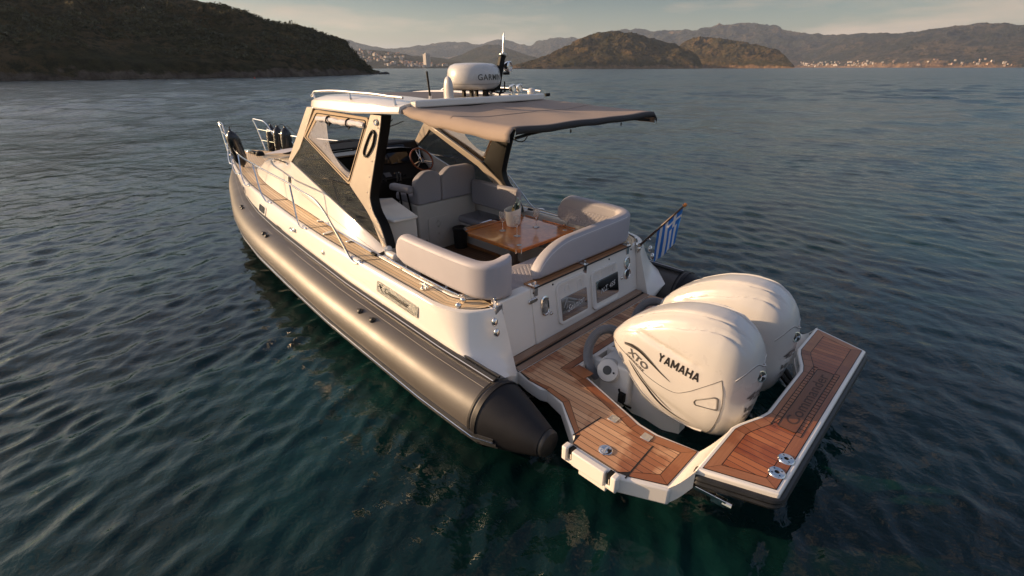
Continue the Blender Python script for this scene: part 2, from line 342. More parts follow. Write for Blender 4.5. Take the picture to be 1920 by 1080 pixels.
def bez(a, b, c, t):
    return a*(1-t)**2+b*2*t*(1-t)+c*t*t

# --- hull shell
YS = [10.8, 10.7, 10.55, 10.3, 10, 9.6, 9.1, 8.5, 7.8, 7.1, 6.4, 5.7, 5.0, 4.3, 3.6, 2.9, 2.2, 1.6, 1.05]
NV = 9
def hull_pt(y, v):
    x0, z0, x1, z1 = xh(y), zd(y), ip(y, T_XJ), ip(y, T_ZJ)
    return Vector((-(lerp(x0, x1, v)+.012*math.sin(v*math.pi)), y, lerp(z0, z1, v)))
hull = MB(); cols = []
for y in YS:
    e, z = xh(y), zd(y)
    k = min(1, e/.3)
    c = [Vector((-(e-.055*k), y, z+.001)), Vector((-(e-.022*k), y, z+.006)), Vector((-e+.004, y, z-.004))]
    c += [hull_pt(y, .03+.97*i/NV) for i in range(NV+1)]
    xj = ip(y, T_XJ); c += [Vector((-xj*.86, y, ip(y, T_ZJ)-.22)), Vector((-xj*.80, y, .10+.05*max(0, y-5)*.5)), Vector((0, y, -.45+.12*max(0, y-6)**1.3*.6))]
    cols.append(c)
def corner_col(t):
    c = []
    def row(v, inset=0, dz=0):
        a = hull_pt(1.05, v); y0 = lerp(.62, .12, v)
        a = Vector((hull_pt(max(y0, .35), v).x+inset, y0, a.z if v < .2 else lerp(zd(y0), .592, v)))
        ya = lerp(.13, -.10, v)-.34*max(0, (v-.62)/.38)**2
        z2 = lerp(1.03, .405, v); p2 = Vector((-1.215, .06-.211*(1.05-z2)/.65+inset*.8, z2 if v > .1 else a.z))
        p1 = Vector((a.x, ya+inset, lerp(a.z, z2, .25)))
        if v == 1: p1.z = .555
        q = bez(a, p1, p2, t); q.z += dz; return q
    c = [row(0, .055, .001), row(0, .022, .006), row(0, -.004, -.004)]
    c += [row(.03+.97*i/NV) for i in range(NV+1)]
    b = c[-1]; c += [Vector((min(b.x+.15, -1.1), b.y+.05, .34)), Vector((-1.25, max(b.y, -.2), .1)), Vector((0, max(b.y, -.2), -.45))]
    return c
for k in range(13): cols.append(corner_col(k/12))
hull.grid(cols)
# inner face of the quarter behind the bulkhead
p2 = [cols[-1][i] for i in range(2, 3+NV+1)]
hull.grid([p2, [Vector((-1.215, max(.14, p.y+.1), p.z)) for p in p2]])
mir(hull); HULL = hull.build('hull', 'gel', boat, smooth=50)

# --- side decks and foredeck: teak laid in long planks
dk = MB(); P = []; UV = []; NU = 10
ys = list(np.linspace(10.62, 8.65, 12))+list(np.linspace(8.5, .64, 46))
for y in ys:
    a = -(xh(y)-.055*min(1, xh(y)/.3)); b = -xi(y) if y < 8.62 else -.0
    row = []; uvr = []
    for i in range(NU+1):
        x = lerp(a, b, i/NU); row.append((x, y, zd(y)+.006+(.02*max(0, 1-abs(x)) if y > 8 else 0))); uvr.append((x-a if y < 8 else x-a, y))
    P.append(row); UV.append(uvr)
for k in range(1, 13):
    t = k/12; o = bez(Vector((-1.575, .62, 0)), Vector((-1.555, .185, 0)), Vector((-1.215, .145, 0)), t)
    i_ = bez(Vector((-1.398, .63, 0)), Vector((-1.37, .40, 0)), Vector((-1.215, .35, 0)), t)
    P.append([(lerp(o.x, i_.x, i/NU), lerp(o.y, i_.y, i/NU), zd(.4)+.006) for i in range(NU+1)])
    UV.append([((i/NU)*.19, .6-t*.6) for i in range(NU+1)])
dk.grid(P, UV); mir(dk); dk.build('side_deck', 'deckteak', boat)
# black caulk edge both sides of the teak
ck = MB()
for idx in (0, NU):
    line = [Vector(r[idx])+Vector((0, 0, .001)) for r in (P if idx == 0 else P[14:])]
    ck.tube(line, .006, 5)
for y in (9.0, 6.6, 5.3, 3.55, 1.98):
    a, b = -(xh(y)-.06), -(xi(y) if y < 8.6 else 0)
    ck.tube([(a, y+.04, zd(y)+.008), (b, y-.06, zd(y)+.008)], .003, 4)
mir(ck); ck.build('deck_seam', 'caulk', boat)

# --- cockpit coaming, liner and sole
co = MB(); P = []
pts = [(xi(y), y) for y in np.linspace(4.2, .64, 24)]+[(-q.x, q.y) for q in [bez(Vector((-1.398, .63, 0)), Vector((-1.37, .40, 0)), Vector((-1.215, .35, 0)), t/6) for t in range(1, 7)]]
for (x, y) in pts:
    ix = min(x-.02, x) ; n = 1
    dy = 0 if y > .63 else (.63-y)*.15
    P.append([(-x, y, zd(y)+.004), (-x+.008, y+dy, zd(y)+.022), (-x+.04, y+dy, zd(y)+.024), (-x+.055, y+dy, zd(y)+.0), (-x+.065, y+dy, .80), (-x+.07, y+dy, .42)])
co.grid(P); build_pair(co, 'cockpit_coaming', 'gel', boat)
so_ = MB(); so_.grid([[(-1.36, .06, .42), (-1.36, 4.3, .42)], [(1.36, .06, .42), (1.36, 4.3, .42)]], [[(-1.36, .06), (-1.36, 4.3)], [(1.36, .06), (1.36, 4.3)]])
so_.build('cockpit_sole', 'soleteak', boat)
hb = MB()
for (x, y) in ((.0, 2.3), (-.25, 1.5)): hb.tube([(x+.42*math.cos(a), y+.3*math.sin(a), .423) for a in np.linspace(0, 2*math.pi, 33)[:-1]], .006, 4, closed=True)
hb.build('sole_hatch_seam', 'caulk', boat)
fr = MB()
fr.lathe([(0, .0), (.05, .002), (.052, .006), (.0, .008)], (.1, 2.35, .421)); fr.build('sole_deck_fitting', 'brush', boat)

# --- cabin trunk ahead of the wheelhouse
T_TR = [(4.69, 1.08, 1.74, 1.85), (5.2, 1.0, 1.64, 1.78), (5.8, .88, 1.53, 1.69), (6.4, .82, 1.46, 1.59), (7.0, .72, 1.40, 1.50), (7.5, .60, 1.35, 1.43), (7.9, .46, 1.30, 1.37), (8.25, .29, 1.25, 1.30), (8.48, .14, 1.205, 1.23), (8.6, .02, 1.165, 1.17)]
tr = MB(); P = []
for y in np.linspace(8.6, 4.5, 28):
    xs, zs, zc = [float(np.interp(y, [q[0] for q in T_TR], [q[k] for q in T_TR])) for k in (1, 2, 3)]
    b = Vector((-xi(min(y, 8.6)), y, zd(y)+.004)); sh = Vector((-xs, y, zs))
    row = [b, b+Vector((.005, 0, .015)), lerp(b, sh, .3), lerp(b, sh, .6), lerp(b, sh, .85)]
    for k in range(1, 7): row.append(bez(lerp(b, sh, .85), sh+Vector((.0, 0, .05)), Vector((-xs*.62, y, lerp(zs, zc, .8))), k/6))
    row += [Vector((-xs*.3, y, zc-.01)), Vector((0, y, zc))]; P.append(row)
tr.grid(P); mir(tr); trunk = tr.build('cabin_trunk', 'gel', boat, smooth=60)
def SPx(z): return -1.2+(z-1.0)*.12/1.62
def SP(y, z, o=0): return Vector((SPx(z)-o, y, z))
DIAG = lambda y: 1.08+(y-2.13)*(.72/2.56)
sp_ = MB(); P = []
for y in np.linspace(4.69, 2.08, 20):
    z = DIAG(y); b = Vector((-xi(y), y, zd(y)+.004)); t_ = SP(y, z, .012)
    P.append([b, lerp(b, t_, .04), lerp(b, t_, .35), lerp(b, t_, .7), t_, t_+Vector((.05, 0, .006))])
sp_.grid(P); build_pair(sp_, 'wheelhouse_side', 'gel', boat, smooth=40)
sm = MB(); sm.tube([lerp(Vector((-xi(y), y, zd(y))), SP(y, DIAG(y), .012), .38)+Vector((-.002, 0, 0)) for y in np.linspace(5.0 if 0 else 4.6, 2.12, 18)], .003, 4)
sm.build('panel_seam', 'seam', boat)
# portlights in trunk and topsides
def portlight(fn, w, h, name='portlight'):
    fr_ = MB(); o = rrect(w, h, min(w, h)*.3); i_ = rrect(w*.82, h*.82, min(w, h)*.26)
    fr_.grid([[fn(a, b, 0.0) for a, b in o], [fn(a, b, .012) for a, b in o], [fn(a, b, .012) for a, b in i_], [fn(a, b, .004) for a, b in i_]], cv=True)
    f = fr_.build(name, 'gel', boat); g = MB(); g.poly([fn(a, b, .006) for a, b in i_]); g.build('pane', 'bglass', f)
def pl_trunk(s):
    def fn(a, b, o):
        y = 5.02-a*.93*1.0; bb = Vector((-xi(y), y, zd(y))); sh = Vector((-1.02, y, 1.66)); q = lerp(bb, sh, .60+b/.62); return Vector((-s*(q.x-o), q.y, q.z))
    portlight(fn, .34, .16)
sides(pl_trunk)
def pl_hull(s):
    for yc, w, h in ((5.58, .42, .14), (7.25, .34, .13)):
        def fn(a, b, o):
            q = hull_pt(yc-a, .56-b/.30); return Vector((-s*(q.x-o), q.y, q.z))
        portlight(fn, w, h, 'hull_window')
sides(pl_hull)

# --- side glazing, zip windows, pillars and arch
def poly_on(mb, pts, th, o=0, s=-1, mi=0):
    mb.prism([Vector((s*-SP(y, z, o).x, y, z)) for y, z in pts], (-s*th, 0, 0), None, mi)
def wheelhouse(s):
    g = MB(); poly_on(g, [(4.66, 1.80), (4.30, 2.02), (4.08, 2.20), (2.90, 1.725), (2.50, 1.50), (2.32, 1.36), (2.22, 1.22), (2.12, 1.09)], .012, .004, s)
    gl = g.build('side_window', 'sideglass', boat, smooth=0)
    g = MB(); poly_on(g, [(4.15, 2.24), (4.08, 2.13), (2.90, 1.66), (2.45, 1.38), (2.22, 1.10), (2.06, 1.10), (2.13, 1.24), (2.40, 1.50), (2.86, 1.76)], .05, -.075, s); g.build('window_beam', 'taupe', boat, bevel=.012)
    p = MB(); poly_on(p, [(4.76, 1.80), (3.92, 2.60), (3.72, 2.60), (4.10, 2.21), (4.28, 2.03), (4.66, 1.785)], .05, .010, s)
    p.build('windscreen_pillar', 'taupe', boat, bevel=.006)
    # zip window: taupe canvas frame with clear sheet partly rolled up
    out = [(3.66, 2.58), (4.10, 2.205), (2.87, 1.72), (2.30, 2.56)]; inn = [(3.58, 2.50), (3.98, 2.205), (2.885, 1.79), (2.40, 2.50)]
    fo = [Vector((0, a, b)) for a, b in out]; fi = [Vector((0, a, b)) for a, b in inn]
    def rr(L): return [q for i in range(4) for q in fillet([lerp(L[i-1], L[i], .85), L[i], lerp(L[i], L[(i+1) % 4], .15)], .06, 4)]
    ro, ri = rr(fo), rr(fi)
    w = MB(); mkp = lambda q, o: Vector((s*-SP(q.y, q.z, o).x, q.y, q.z))
    w.grid([[mkp(q, -.012) for q in ro], [mkp(q, .016) for q in ro], [mkp(q, .016) for q in ri], [mkp(q, -.012) for q in ri]], cv=True)
    fr_ = w.build('zip_window', 'taupe_cloth', boat, smooth=30)
    z = MB(); z.tube([mkp(q, .020) for q in [lerp(a, b, .5) for a, b in zip(ro, ri)]], .006, 5, closed=True); z.build('zip', 'black', fr_)
    hole = [(3.38, 2.42), (3.36, 2.20), (3.26, 2.06), (3.06, 1.93), (2.90, 1.88), (2.80, 1.92), (2.60, 2.20), (2.46, 2.42)]
    hv = cr_spline([Vector((0, a, b)) for a, b in hole], 3)
    ov = [Vector((0, a, b)) for a, b in [(3.56, 2.49), (3.96, 2.20), (3.5, 2.02), (3.2, 1.91), (2.89, 1.80), (2.77, 1.94), (2.58, 2.22), (2.42, 2.49)]]
    ov = cr_spline(ov, 3); c = MB()
    c.grid([[mkp(q, .004+.01*math.sin(i*.9)) for i, q in enumerate(ov)], [mkp(lerp(q, h, .5), .012*math.cos(i*.7)) for i, (q, h) in enumerate(zip(ov, hv))], [mkp(q, .006) for q in hv]])
    c.build('clear_sheet', 'clear', fr_, smooth=60)
    r_ = MB(); r_.tube([mkp(Vector((0, y, 2.475-.006*math.sin(y*9))), .02) for y in np.linspace(3.60, 2.40, 22)], [.035+.006*math.sin(k*1.7) for k in range(22)], 10); r_.build('rolled_sheet', 'vroll', fr_)
    st = MB()
    for y in (3.27, 2.76):
        st = MB(); st.tube([mkp(Vector((0, y, 2.475+.046*math.cos(a))), .02+.046*math.sin(a)) for a in np.linspace(-.3, 5.6, 14)]+[mkp(Vector((0, y-.04, 2.41)), .05)], .009, 6)
        st.build('roll_strap', 'black', fr_)
    # arch: taupe outer face, black inside and aft face
    front = [(2.26, 2.60), (2.87, 1.725), (2.52, 1.50), (2.36, 1.36), (2.25, 1.22), (2.14, 1.09)]
    aft = [(2.05, 1.075), (2.10, 1.20), (2.20, 1.36), (2.32, 1.47), (2.38, 1.60), (2.36, 1.75), (2.10, 2.40), (2.04, 2.60)]
    fa = [Vector((0, a, b)) for a, b in front]; aa = [Vector((0, a, b)) for a, b in aft]
    fs = cr_spline(fa[1:], 4); fs = [fa[0]]+fs; as_ = cr_spline(aa, 4)[::-1]; n = 26
    def res(L):
        d = [0]
        for i in range(1, len(L)): d.append(d[-1]+(L[i]-L[i-1]).length)
        return [Vector((0, float(np.interp(t*d[-1], d, [q.y for q in L])), float(np.interp(t*d[-1], d, [q.z for q in L])))) for t in np.linspace(0, 1, n)]
    F, A = res(fs), res(as_)
    m1 = MB(); m1.grid([[mkp(q, -.02) for q in F], [mkp(q, .014) for q in F], [mkp(lerp(q, r, .5), .020) for q, r in zip(F, A)], [mkp(q, .014) for q in A], [mkp(q, .004) for q in A]])
    ar = m1.build('arch_panel', 'taupe', boat, smooth=40)
    m2 = MB(); m2.grid([[mkp(q, .004) for q in A], [mkp(q+Vector((0, -.012, 0)), -.01) for q in A], [mkp(q+Vector((0, -.012, 0)), -.11) for q in A], [mkp(lerp(q, r, .2), -.12) for q, r in zip(A, F)], [mkp(lerp(r, q, .1), -.07) for q, r in zip(A, F)], [mkp(r, -.02) for q, r in zip(A, F)]])
    m2.build('arch_lining', 'black', ar, smooth=40)
    h = MB(); hp = [(2.165, 2.40), (2.20, 2.435), (2.27, 2.39), (2.38, 2.26), (2.435, 2.165), (2.40, 2.13), (2.34, 2.16), (2.22, 2.28)]
    h.tube([mkp(q, .03) for q in cr_spline([Vector((0, a, b)) for a, b in hp+hp[:1]], 5)[:-1]], .012, 8, closed=True); h.build('grab_handle', 'black', ar)
    l_ = MB(); c0 = mkp(Vector((0, 2.135, 2.525)), .018); l_.lathe([(.036, 0), (.036, .012), (.03, .02), (.02, .012), (0, .012)], c0, (s, 0, .05), 18); l_.build('side_lamp', 'chrome', ar)
    for q in A[2:-2:3]:
        sc = MB(); sc.ball(mkp(lerp(q, F[A.index(q)], .12), .017), .007, 6); sc.build('screw', 'brush', ar)
sides(wheelhouse)
ws = MB(); P = []
for k in range(15):
    t = -1+2*k/14; c = 1-abs(t)**2.4
    lo = Vector((t*1.10, 4.72+.55*c, 1.80+.05*c)); hi = Vector((t*1.02, 3.86+.30*c, 2.60))
    P.append([lo, lerp(lo, hi, .5)+Vector((0, .03, .03)), hi])
ws.grid(P); wsc = ws.build('windscreen', 'windscreen', boat)
f_ = MB(); f_.tube([r[0] for r in P], .02, 6); f_.tube([r[2] for r in P], .02, 6); f_.build('windscreen_frame', 'black', wsc)
wp = MB(); a = Vector((.45, 5.2, 1.86)); wp.tube([a, a+Vector((.25, -.35, .34)), a+Vector((.30, -.42, .40))], .009, 6); wp.tube([a+Vector((.05, -.1, .16)), a+Vector((.5, -.45, .36))], .008, 5); wp.build('windscreen_wiper', 'black', wsc)

# --- hardtop
ht = MB(); P = []
HY = np.linspace(3.92, 1.62, 22)
def ht_arch(y): return .065*max(0, 1-((y-2.95)/1.15)**2)
for y in HY:
    e = 1.0-.10*max(0, (y-3.5)/.42)**2
    zb = 2.595+.055*max(0, (2.6-y))*.9; a = ht_arch(y)
    P.append([Vector((x, y, z)) for x, z in ((-.98*e, zb+.02), (-1.13*e, zb), (-1.14*e, zb+.02), (-1.12*e, zb+.065+a*.7), (-1.06*e, zb+.085+a), (-.90*e, zb+.115+a*1.05), (-.62, zb+.125+a*.9), (-.60, zb+.105+a*.9), (-.3, zb+.115+a*.9), (0, zb+.12+a*.9))])
ht.grid(P, mi=0)
for fidx, f in enumerate(ht.f):
    j = fidx % 9
    if j >= 7: ht.mi[fidx] = 1
for row in (P[0], P[-1]): ht.poly(row+[Vector((0, row[0].y, row[0].z))])
mir(ht); hard = ht.build('hardtop', ['gel', 'roofdark'], boat, smooth=35)
un = MB(); un.grid([[(-.98, y, 2.612+.055*max(0, 2.6-y)*.9), (.98, y, 2.612+.055*max(0, 2.6-y)*.9)] for y in HY]); un.build('headlining', 'dash', hard)
bm_ = MB(); bm_.box((0, 1.565, 2.735), (1.98, .10, .075)); bm_.box((0, 1.56, 2.68), (2.1, .07, .03), mi=1); bm_.build('hardtop_aft_beam', ['gel', 'black'], hard, bevel=.015)
def roof_rail(s):
    r = MB(); zt = lambda y: 2.595+.055*max(0, (2.6-y))*.9+.105+ht_arch(y)
    pts = [Vector((s*1.06, 3.78, zt(3.78)+.005))]+[Vector((s*1.065, y, zt(y)+.055)) for y in np.linspace(3.66, 1.72, 16)]+[Vector((s*1.06, 1.64, zt(1.64)+.045))]
    r.tube(pts, .014, 8)
    for y in (3.70, 2.75, 1.80): r.tube([(s*1.065, y, zt(y)+.05), (s*1.068, y-.03, zt(y)-.02)], .015, 6)
    r.build('roof_rail', 'brush', hard)
sides(roof_rail)

# --- sun canopy reaching aft
cp = MB(); P = []; NY = 26
US = [-1, -.988, -.972, -.958, -.952]+list(np.linspace(-.945, .945, 31))+[.952, .958, .972, .988, 1]
for j in range(NY+1):
    v = j/NY; row = []
    for i, u in enumerate(US):
        y = lerp(1.66, .0, v)-.03*(1-u*u)*v
        hw = lerp(1.10, 1.15, v); a = abs(u)
        z = lerp(2.70, 2.625, v)-.030*math.sin(v*math.pi)*(1-a**3)
        x = u*hw
        if a > .946:
            q = (a-.946)/.054; x = math.copysign(hw*.946+hw*.054*min(1, q*2.2), u); z -= (.118*q**1.15*(.30+.70*min(1, v*2.0+.25))+.004*math.sin(v*24)*q)
        z += .006*math.sin(9*u+7*v)*math.sin(5*v+2*u+1)+.010*math.sin(u*2.2+1)*math.sin(v*3.1)*(1-a)
        if u < -.86: z += .010*math.sin(v*31)*max(0, 1-v*2.2)
        row.append((x, y, z))
    P.append(row)
cp.grid(P)
can = cp.build('sun_canopy', 'canopy', boat, smooth=60, solid=.006)
hm = MB(); last = P[-1]
last = last[4:-1]
hm.grid([[Vector(q)+Vector((0, -.004, .004)) for q in last], [Vector(q)+Vector((0, -.026, -.022)) for q in last], [Vector(q)+Vector((0, -.022+.002*math.sin(i*1.1), -.050-.002*math.sin(i*1.3))) for i, q in enumerate(last)]])
hm.build('canopy_hem', 'canopydark', can, smooth=60, solid=.004)
cb = MB()
for yy, zz in ((.02, -.035), (.85, -.055)):
    cb = MB(); cb.tube([(x, yy, lerp(2.615, 2.70, yy/1.66)+zz-.03*abs(x)**4) for x in np.linspace(-1.06, 1.06, 13)], .013, 7)
    cb.build('canopy_bow', 'black', can)
for x in (-.4, .42):
    cl = MB(); cl.box((x, -.035, 2.55), (.010, .010, .03)); cl.build('canopy_toggle', 'black', can)
cs_ = MB()
for jj in (13,): cs_.tube([Vector(q)+Vector((0, 0, .0045)) for q in P[jj][3:-3]], .0028, 4)
cs_.build('canopy_seam', 'canopy', can)
ct = MB(); ct.tube(cr_spline([(1.05, 2.9, 2.5), (1.06, 2.3, 2.2), (1.07, 2.0, 2.12), (1.06, 1.85, 2.25), (1.05, 1.8, 2.52)], 8), .008, 6); ct.build('canopy_cord', 'black', can)
# --- inflatable tubes
T_TC = [(-.95, 1.685, .315, .10), (-.90, 1.69, .315, .135), (-.72, 1.70, .32, .20), (-.40, 1.715, .325, .295), (.35, 1.715, .330, .30), (2.2, 1.70, .41, .30), (3.4, 1.65, .47, .30), (4.7, 1.575, .53, .298), (5.8, 1.44, .55, .29), (6.9, 1.235, .57, .275), (8.3, .88, .60, .255), (9.3, .61, .635, .24), (10.2, .30, .67, .23), (10.8, .08, .69, .225), (10.95, .0, .69, .225)]
def tc(y, k): return float(np.interp(y, [q[0] for q in T_TC], [q[k] for q in T_TC]))
def tube_side(s):
    C = cr_spline([Vector((-q[1], q[0], q[2])) for q in T_TC[3:]], 6); Rr = [tc(q.y, 3) for q in C]
    sg = lambda L: [Vector((s*-p.x, p.y, p.z)) for p in L]
    b = MB(); b.tube(sg(C), Rr, 40, cap=False); t = b.build('inflatable_tube', 'tube', boat, smooth=60)
    C2 = [Vector((-tc(y, 1), y, tc(y, 2))) for y in (-.405, -.44, -.50, -.60, -.72, -.84, -.90, -.94, -.955)]
    R2 = [.303, .294, .276, .245, .205, .162, .14, .125, .06]
    k = MB(); k.tube(sg(C2), R2, 36); k.build('tube_end_cone', 'tubeblk', t, smooth=50)
    cap_ = MB(); cap_.lathe([(.118, 0), (.118, .03), (.105, .05), (.0, .055)], (s*1.684, -.935, .315), (0, -1, 0), 24); cap_.build('cone_tip', 'rubber', t, smooth=40)
    bd = MB()
    for y, w in ((-.36, .02), (-.42, .045)):
        c = Vector((s*tc(y, 1), y, tc(y, 2))); bd.tube([c+Vector((0, w/2, 0)), c-Vector((0, w/2, 0))], .3045, 40, cap=False)
    bd.build('end_band', 'tubeblk', t, smooth=60)
    # rub strake low on the outside, joint strake along the hull
    def along(ang, off, y0, y1, n=60):
        out = []
        for y in np.linspace(y0, y1, n):
            r = tc(y, 3)+off; a = math.radians(ang); out.append(Vector((s*(tc(y, 1)+r*math.cos(a)), y, tc(y, 2)+r*math.sin(a))))
        return out
    st = MB()
    for ang, rr in ((-8, .022), (-20, .026), (-30, .018)): st.tube(along(ang, .004, -.62 if ang < -10 else -.60, 10.8), rr, 7)
    st.build('rub_strake', 'rubber', t)
    br = MB(); br.tube(along(-13.5, .020, -.60, 10.8), .0075, 6); br.build('strake_strip', 'chrome', t)
    j = MB(); j.tube(along(96, .010, -.36, 10.7), .024, 7); j.tube(along(103, .03, -.36, 10.7), .014, 6); j.build('joint_strake', 'rubber', t)
    j2 = MB(); j2.tube(along(90, .018, -.36, 10.7), .006, 5); j2.build('joint_strip', 'brush', t)
    sm = MB(); sm.tube(along(72, .0005, -.36, 10.6), .0025, 4); sm.build('glue_seam', 'seam', t)
    for y in (7.35, 4.0):
        se = MB(); c = Vector((s*tc(y, 1), y, tc(y, 2))); se.tube([c+Vector((0, .004, 0)), c-Vector((0, .004, 0))], tc(y, 3)+.0015, 40, cap=False); se.build('tube_seam', 'black', t)
    for y in (1.36, 1.62, 4.72, 4.58, 6.4, 6.55):
        a = math.radians(58); r = tc(y, 3); d = Vector((s*math.cos(a), 0, math.sin(a))); p = Vector((s*tc(y, 1), y, tc(y, 2)))+d*r
        v_ = MB(); v_.lathe([(.034, -.004), (.034, .012), (.028, .022), (.018, .03), (0, .032)], p, d, 14); v_.box(p+d*.03, (.012, .05, .02)); v_.build('tube_valve', 'rubber', t)
sides(tube_side)

# --- stern bulkhead, door, lockers
def BP(x, z, o=0): return Vector((x, (z-.40)*.16-o*.987, z+o*.158))
bk = MB(); bk.prism([BP(-.755, .40), BP(1.215, .40), BP(1.215, 1.03), BP(-.755, 1.03)], (0, .13, 0))
tw = bk.build('stern_bulkhead', 'gel', boat, bevel=.012)
dr = MB(); dr.prism([BP(-1.205, .43, .006), BP(-.762, .43, .006), BP(-.762, 1.045, .006), BP(-1.205, 1.045, .006)], (0, .12, 0)); door = dr.build('stern_door', 'gel', boat, bevel=.014, seg=3)
d2 = MB(); d2.box(BP(-.985, .415, -.03), (.46, .06, .02)); d2.build('door_sill', 'board', door)
def plate(fn, w, h, r, th, name, m, par, x, z, bevel=.003, o=0):
    b = MB(); q = rrect(w, h, r); b.prism([fn(x+a, z+c, o) for a, c in q], tuple(fn(x, z, th)-fn(x, z, 0))); return b.build(name, m, par, bevel=bevel)
def locker(xc, zc, w, h, mw, mh, mx_, mz, txt):
    b = MB(); o = rrect(w, h, .075, 7); i_ = rrect(w-.05, h-.05, .055, 7); k_ = rrect(w-.07, h-.07, .05, 7)
    b.grid([[BP(xc+a, zc+c, .0) for a, c in o], [BP(xc+a, zc+c, .016) for a, c in o], [BP(xc+a*.985, zc+c*.985, .022) for a, c in o], [BP(xc+a, zc+c, .022) for a, c in i_], [BP(xc+a, zc+c, .016) for a, c in k_]], cv=True)
    b.poly([BP(xc+a, zc+c, .016) for a, c in k_]); l_ = b.build('locker_hatch', 'gel', boat, smooth=40)
    plate(BP, mw, mh, .018, .006, 'mirror_plate', 'mirror', l_, mx_, mz, .002, .0165)
    for sx in (-.10, .12):
        e = MB(); q = [(x_*.035, z_*.05) for x_, z_ in ((-1, -.9), (-1, .5), (-.4, 1), (.5, 1), (1, .5), (1, -.9), (.4, -1), (-.4, -1))]
        e.tube([BP(xc+sx+a, mz+mh/2+.075+c, .018) for a, c in q], .0028, 5, closed=True); e.build('embossed_loop', 'cowl2', l_)
    t = MB(); put_text(t, txt[0], lambda s_, t_: BP(mx_+txt[1]+s_, mz+txt[2]+t_+s_*.10, .0245), txt[3], txt[4], shear=.35, fine=None); t.build('engraved_lettering', 'engrave', l_, smooth=0)
    if txt[0].startswith('Sea'):
        e = MB(); e.tube([BP(mx_+a, mz+c, .0245) for a, c in ((-.19, .02), (-.13, .11), (-.13, .02), (-.16, -.01))], .0025, 4); e.build('engraved_sail', 'engrave', l_)
locker(-.115, .735, .545, .47, .455, .262, -.10, .665, ('Seanior', -.13, -.055, .30, .075))
locker(.500, .690, .545, .47, .455, .268, .535, .665, ('N.\u03a3. 435', -.14, -.04, .30, .062))
hw = MB()
hw.prism([BP(-.755+a, .915+c, .008) for a, c in rrect(.135, .046, .022)], tuple(BP(0, 0, .016)-BP(0, 0, 0))); hw.build('door_latch', 'chrome', door, bevel=.006)
for x, z, w, h, nm in ((-.575, .80, .125, .215, 'flush_handle'), (.992, .84, .13, .15, 'socket_cover'), (.985, .70, .15, .13, 'round_vent')):
    o = rrect(w, h, min(w, h)*.48, 8); b = MB(); b.grid([[BP(x+a, z+c, .0) for a, c in o], [BP(x+a, z+c, .014) for a, c in o], [BP(x+a*.78, z+c*.86, .020) for a, c in o], [BP(x+a*.7, z+c*.8, .012) for a, c in o]], cv=True)
    b.poly([BP(x+a*.7, z+c*.8, .012) for a, c in o]); b.build(nm, 'chrome', tw, smooth=50)
for x, z in ((-.488, .686), (.862, .68)):
    b = MB(); b.lathe([(.022, 0), (.022, .008), (.012, .022), (0, .026)], BP(x, z), (0, -.987, .158), 14); b.build('bulkhead_knob', 'chrome', tw)
for x in (-.72, -.42, .12, .62, 1.1):
    b = MB(); b.lathe([(.011, 0), (.011, .006), (0, .008)], BP(x, .985), (0, -.987, .158), 10); b.build('press_stud', 'black', tw)
for z in (.93, .50):
    b = MB(); b.box(BP(-1.215, z, .012), (.085, .012, .04)); b.tube([BP(-1.205, z-.03, .016), BP(-1.205, z+.03, .016)], .010, 8); b.build('door_hinge', 'brush', door, bevel=.003)
cp_ = MB(); cp_.prism([(-.72, .075, 1.032), (1.06, .075, 1.032), (1.06, .235, 1.032), (-.72, .235, 1.032)], (0, 0, .022), lambda p: (p[1]-.073, p[0])); cp_.build('bulkhead_cap', 'capteak', tw, bevel=.005)
cs = MB(); q = [Vector((1.06, .075, 1.034)), Vector((1.14, .10, 1.034)), Vector((1.19, .17, 1.034)), Vector((1.19, .34, 1.034)), Vector((1.06, .34, 1.034))]; cs.prism(q, (0, 0, .02), lambda p: (p[0]-1.058, p[1])); cs.build('corner_cap', 'deckteak', tw)
for x in (-.69, .14, 1.02):      # backrest clips
    b = MB(); b.box(BP(x, .99, .007), (.06, .006, .10)); b.box((x, .12, 1.060), (.075, .10, .008)); b.tube([(x, .10, 1.06), (x, .10, 1.10)], .014, 10); b.build('backrest_clip', 'chrome', tw, bevel=.003)
for s in (-1, 1):                 # light pods on the quarters
    for k, (y, z, x) in enumerate(((-.025, .95, 1.375), (-.06, .855, 1.385))):
        b = MB(); b.ball((s*x, y, z), .045, 12, (.75, .6, 1)); b.build('courtesy_light', 'chrome', HULL)
    b = MB(); b.box((s*1.245, .055, .985), (.09, .012, .13)); b.box((s*1.245, .105, 1.018), (.09, .10, .008)); b.tube([(s*1.235, .12, 1.01), (s*1.235, .12, 1.10)], .018, 10); b.build('backrest_clip', 'chrome', HULL, bevel=.004)

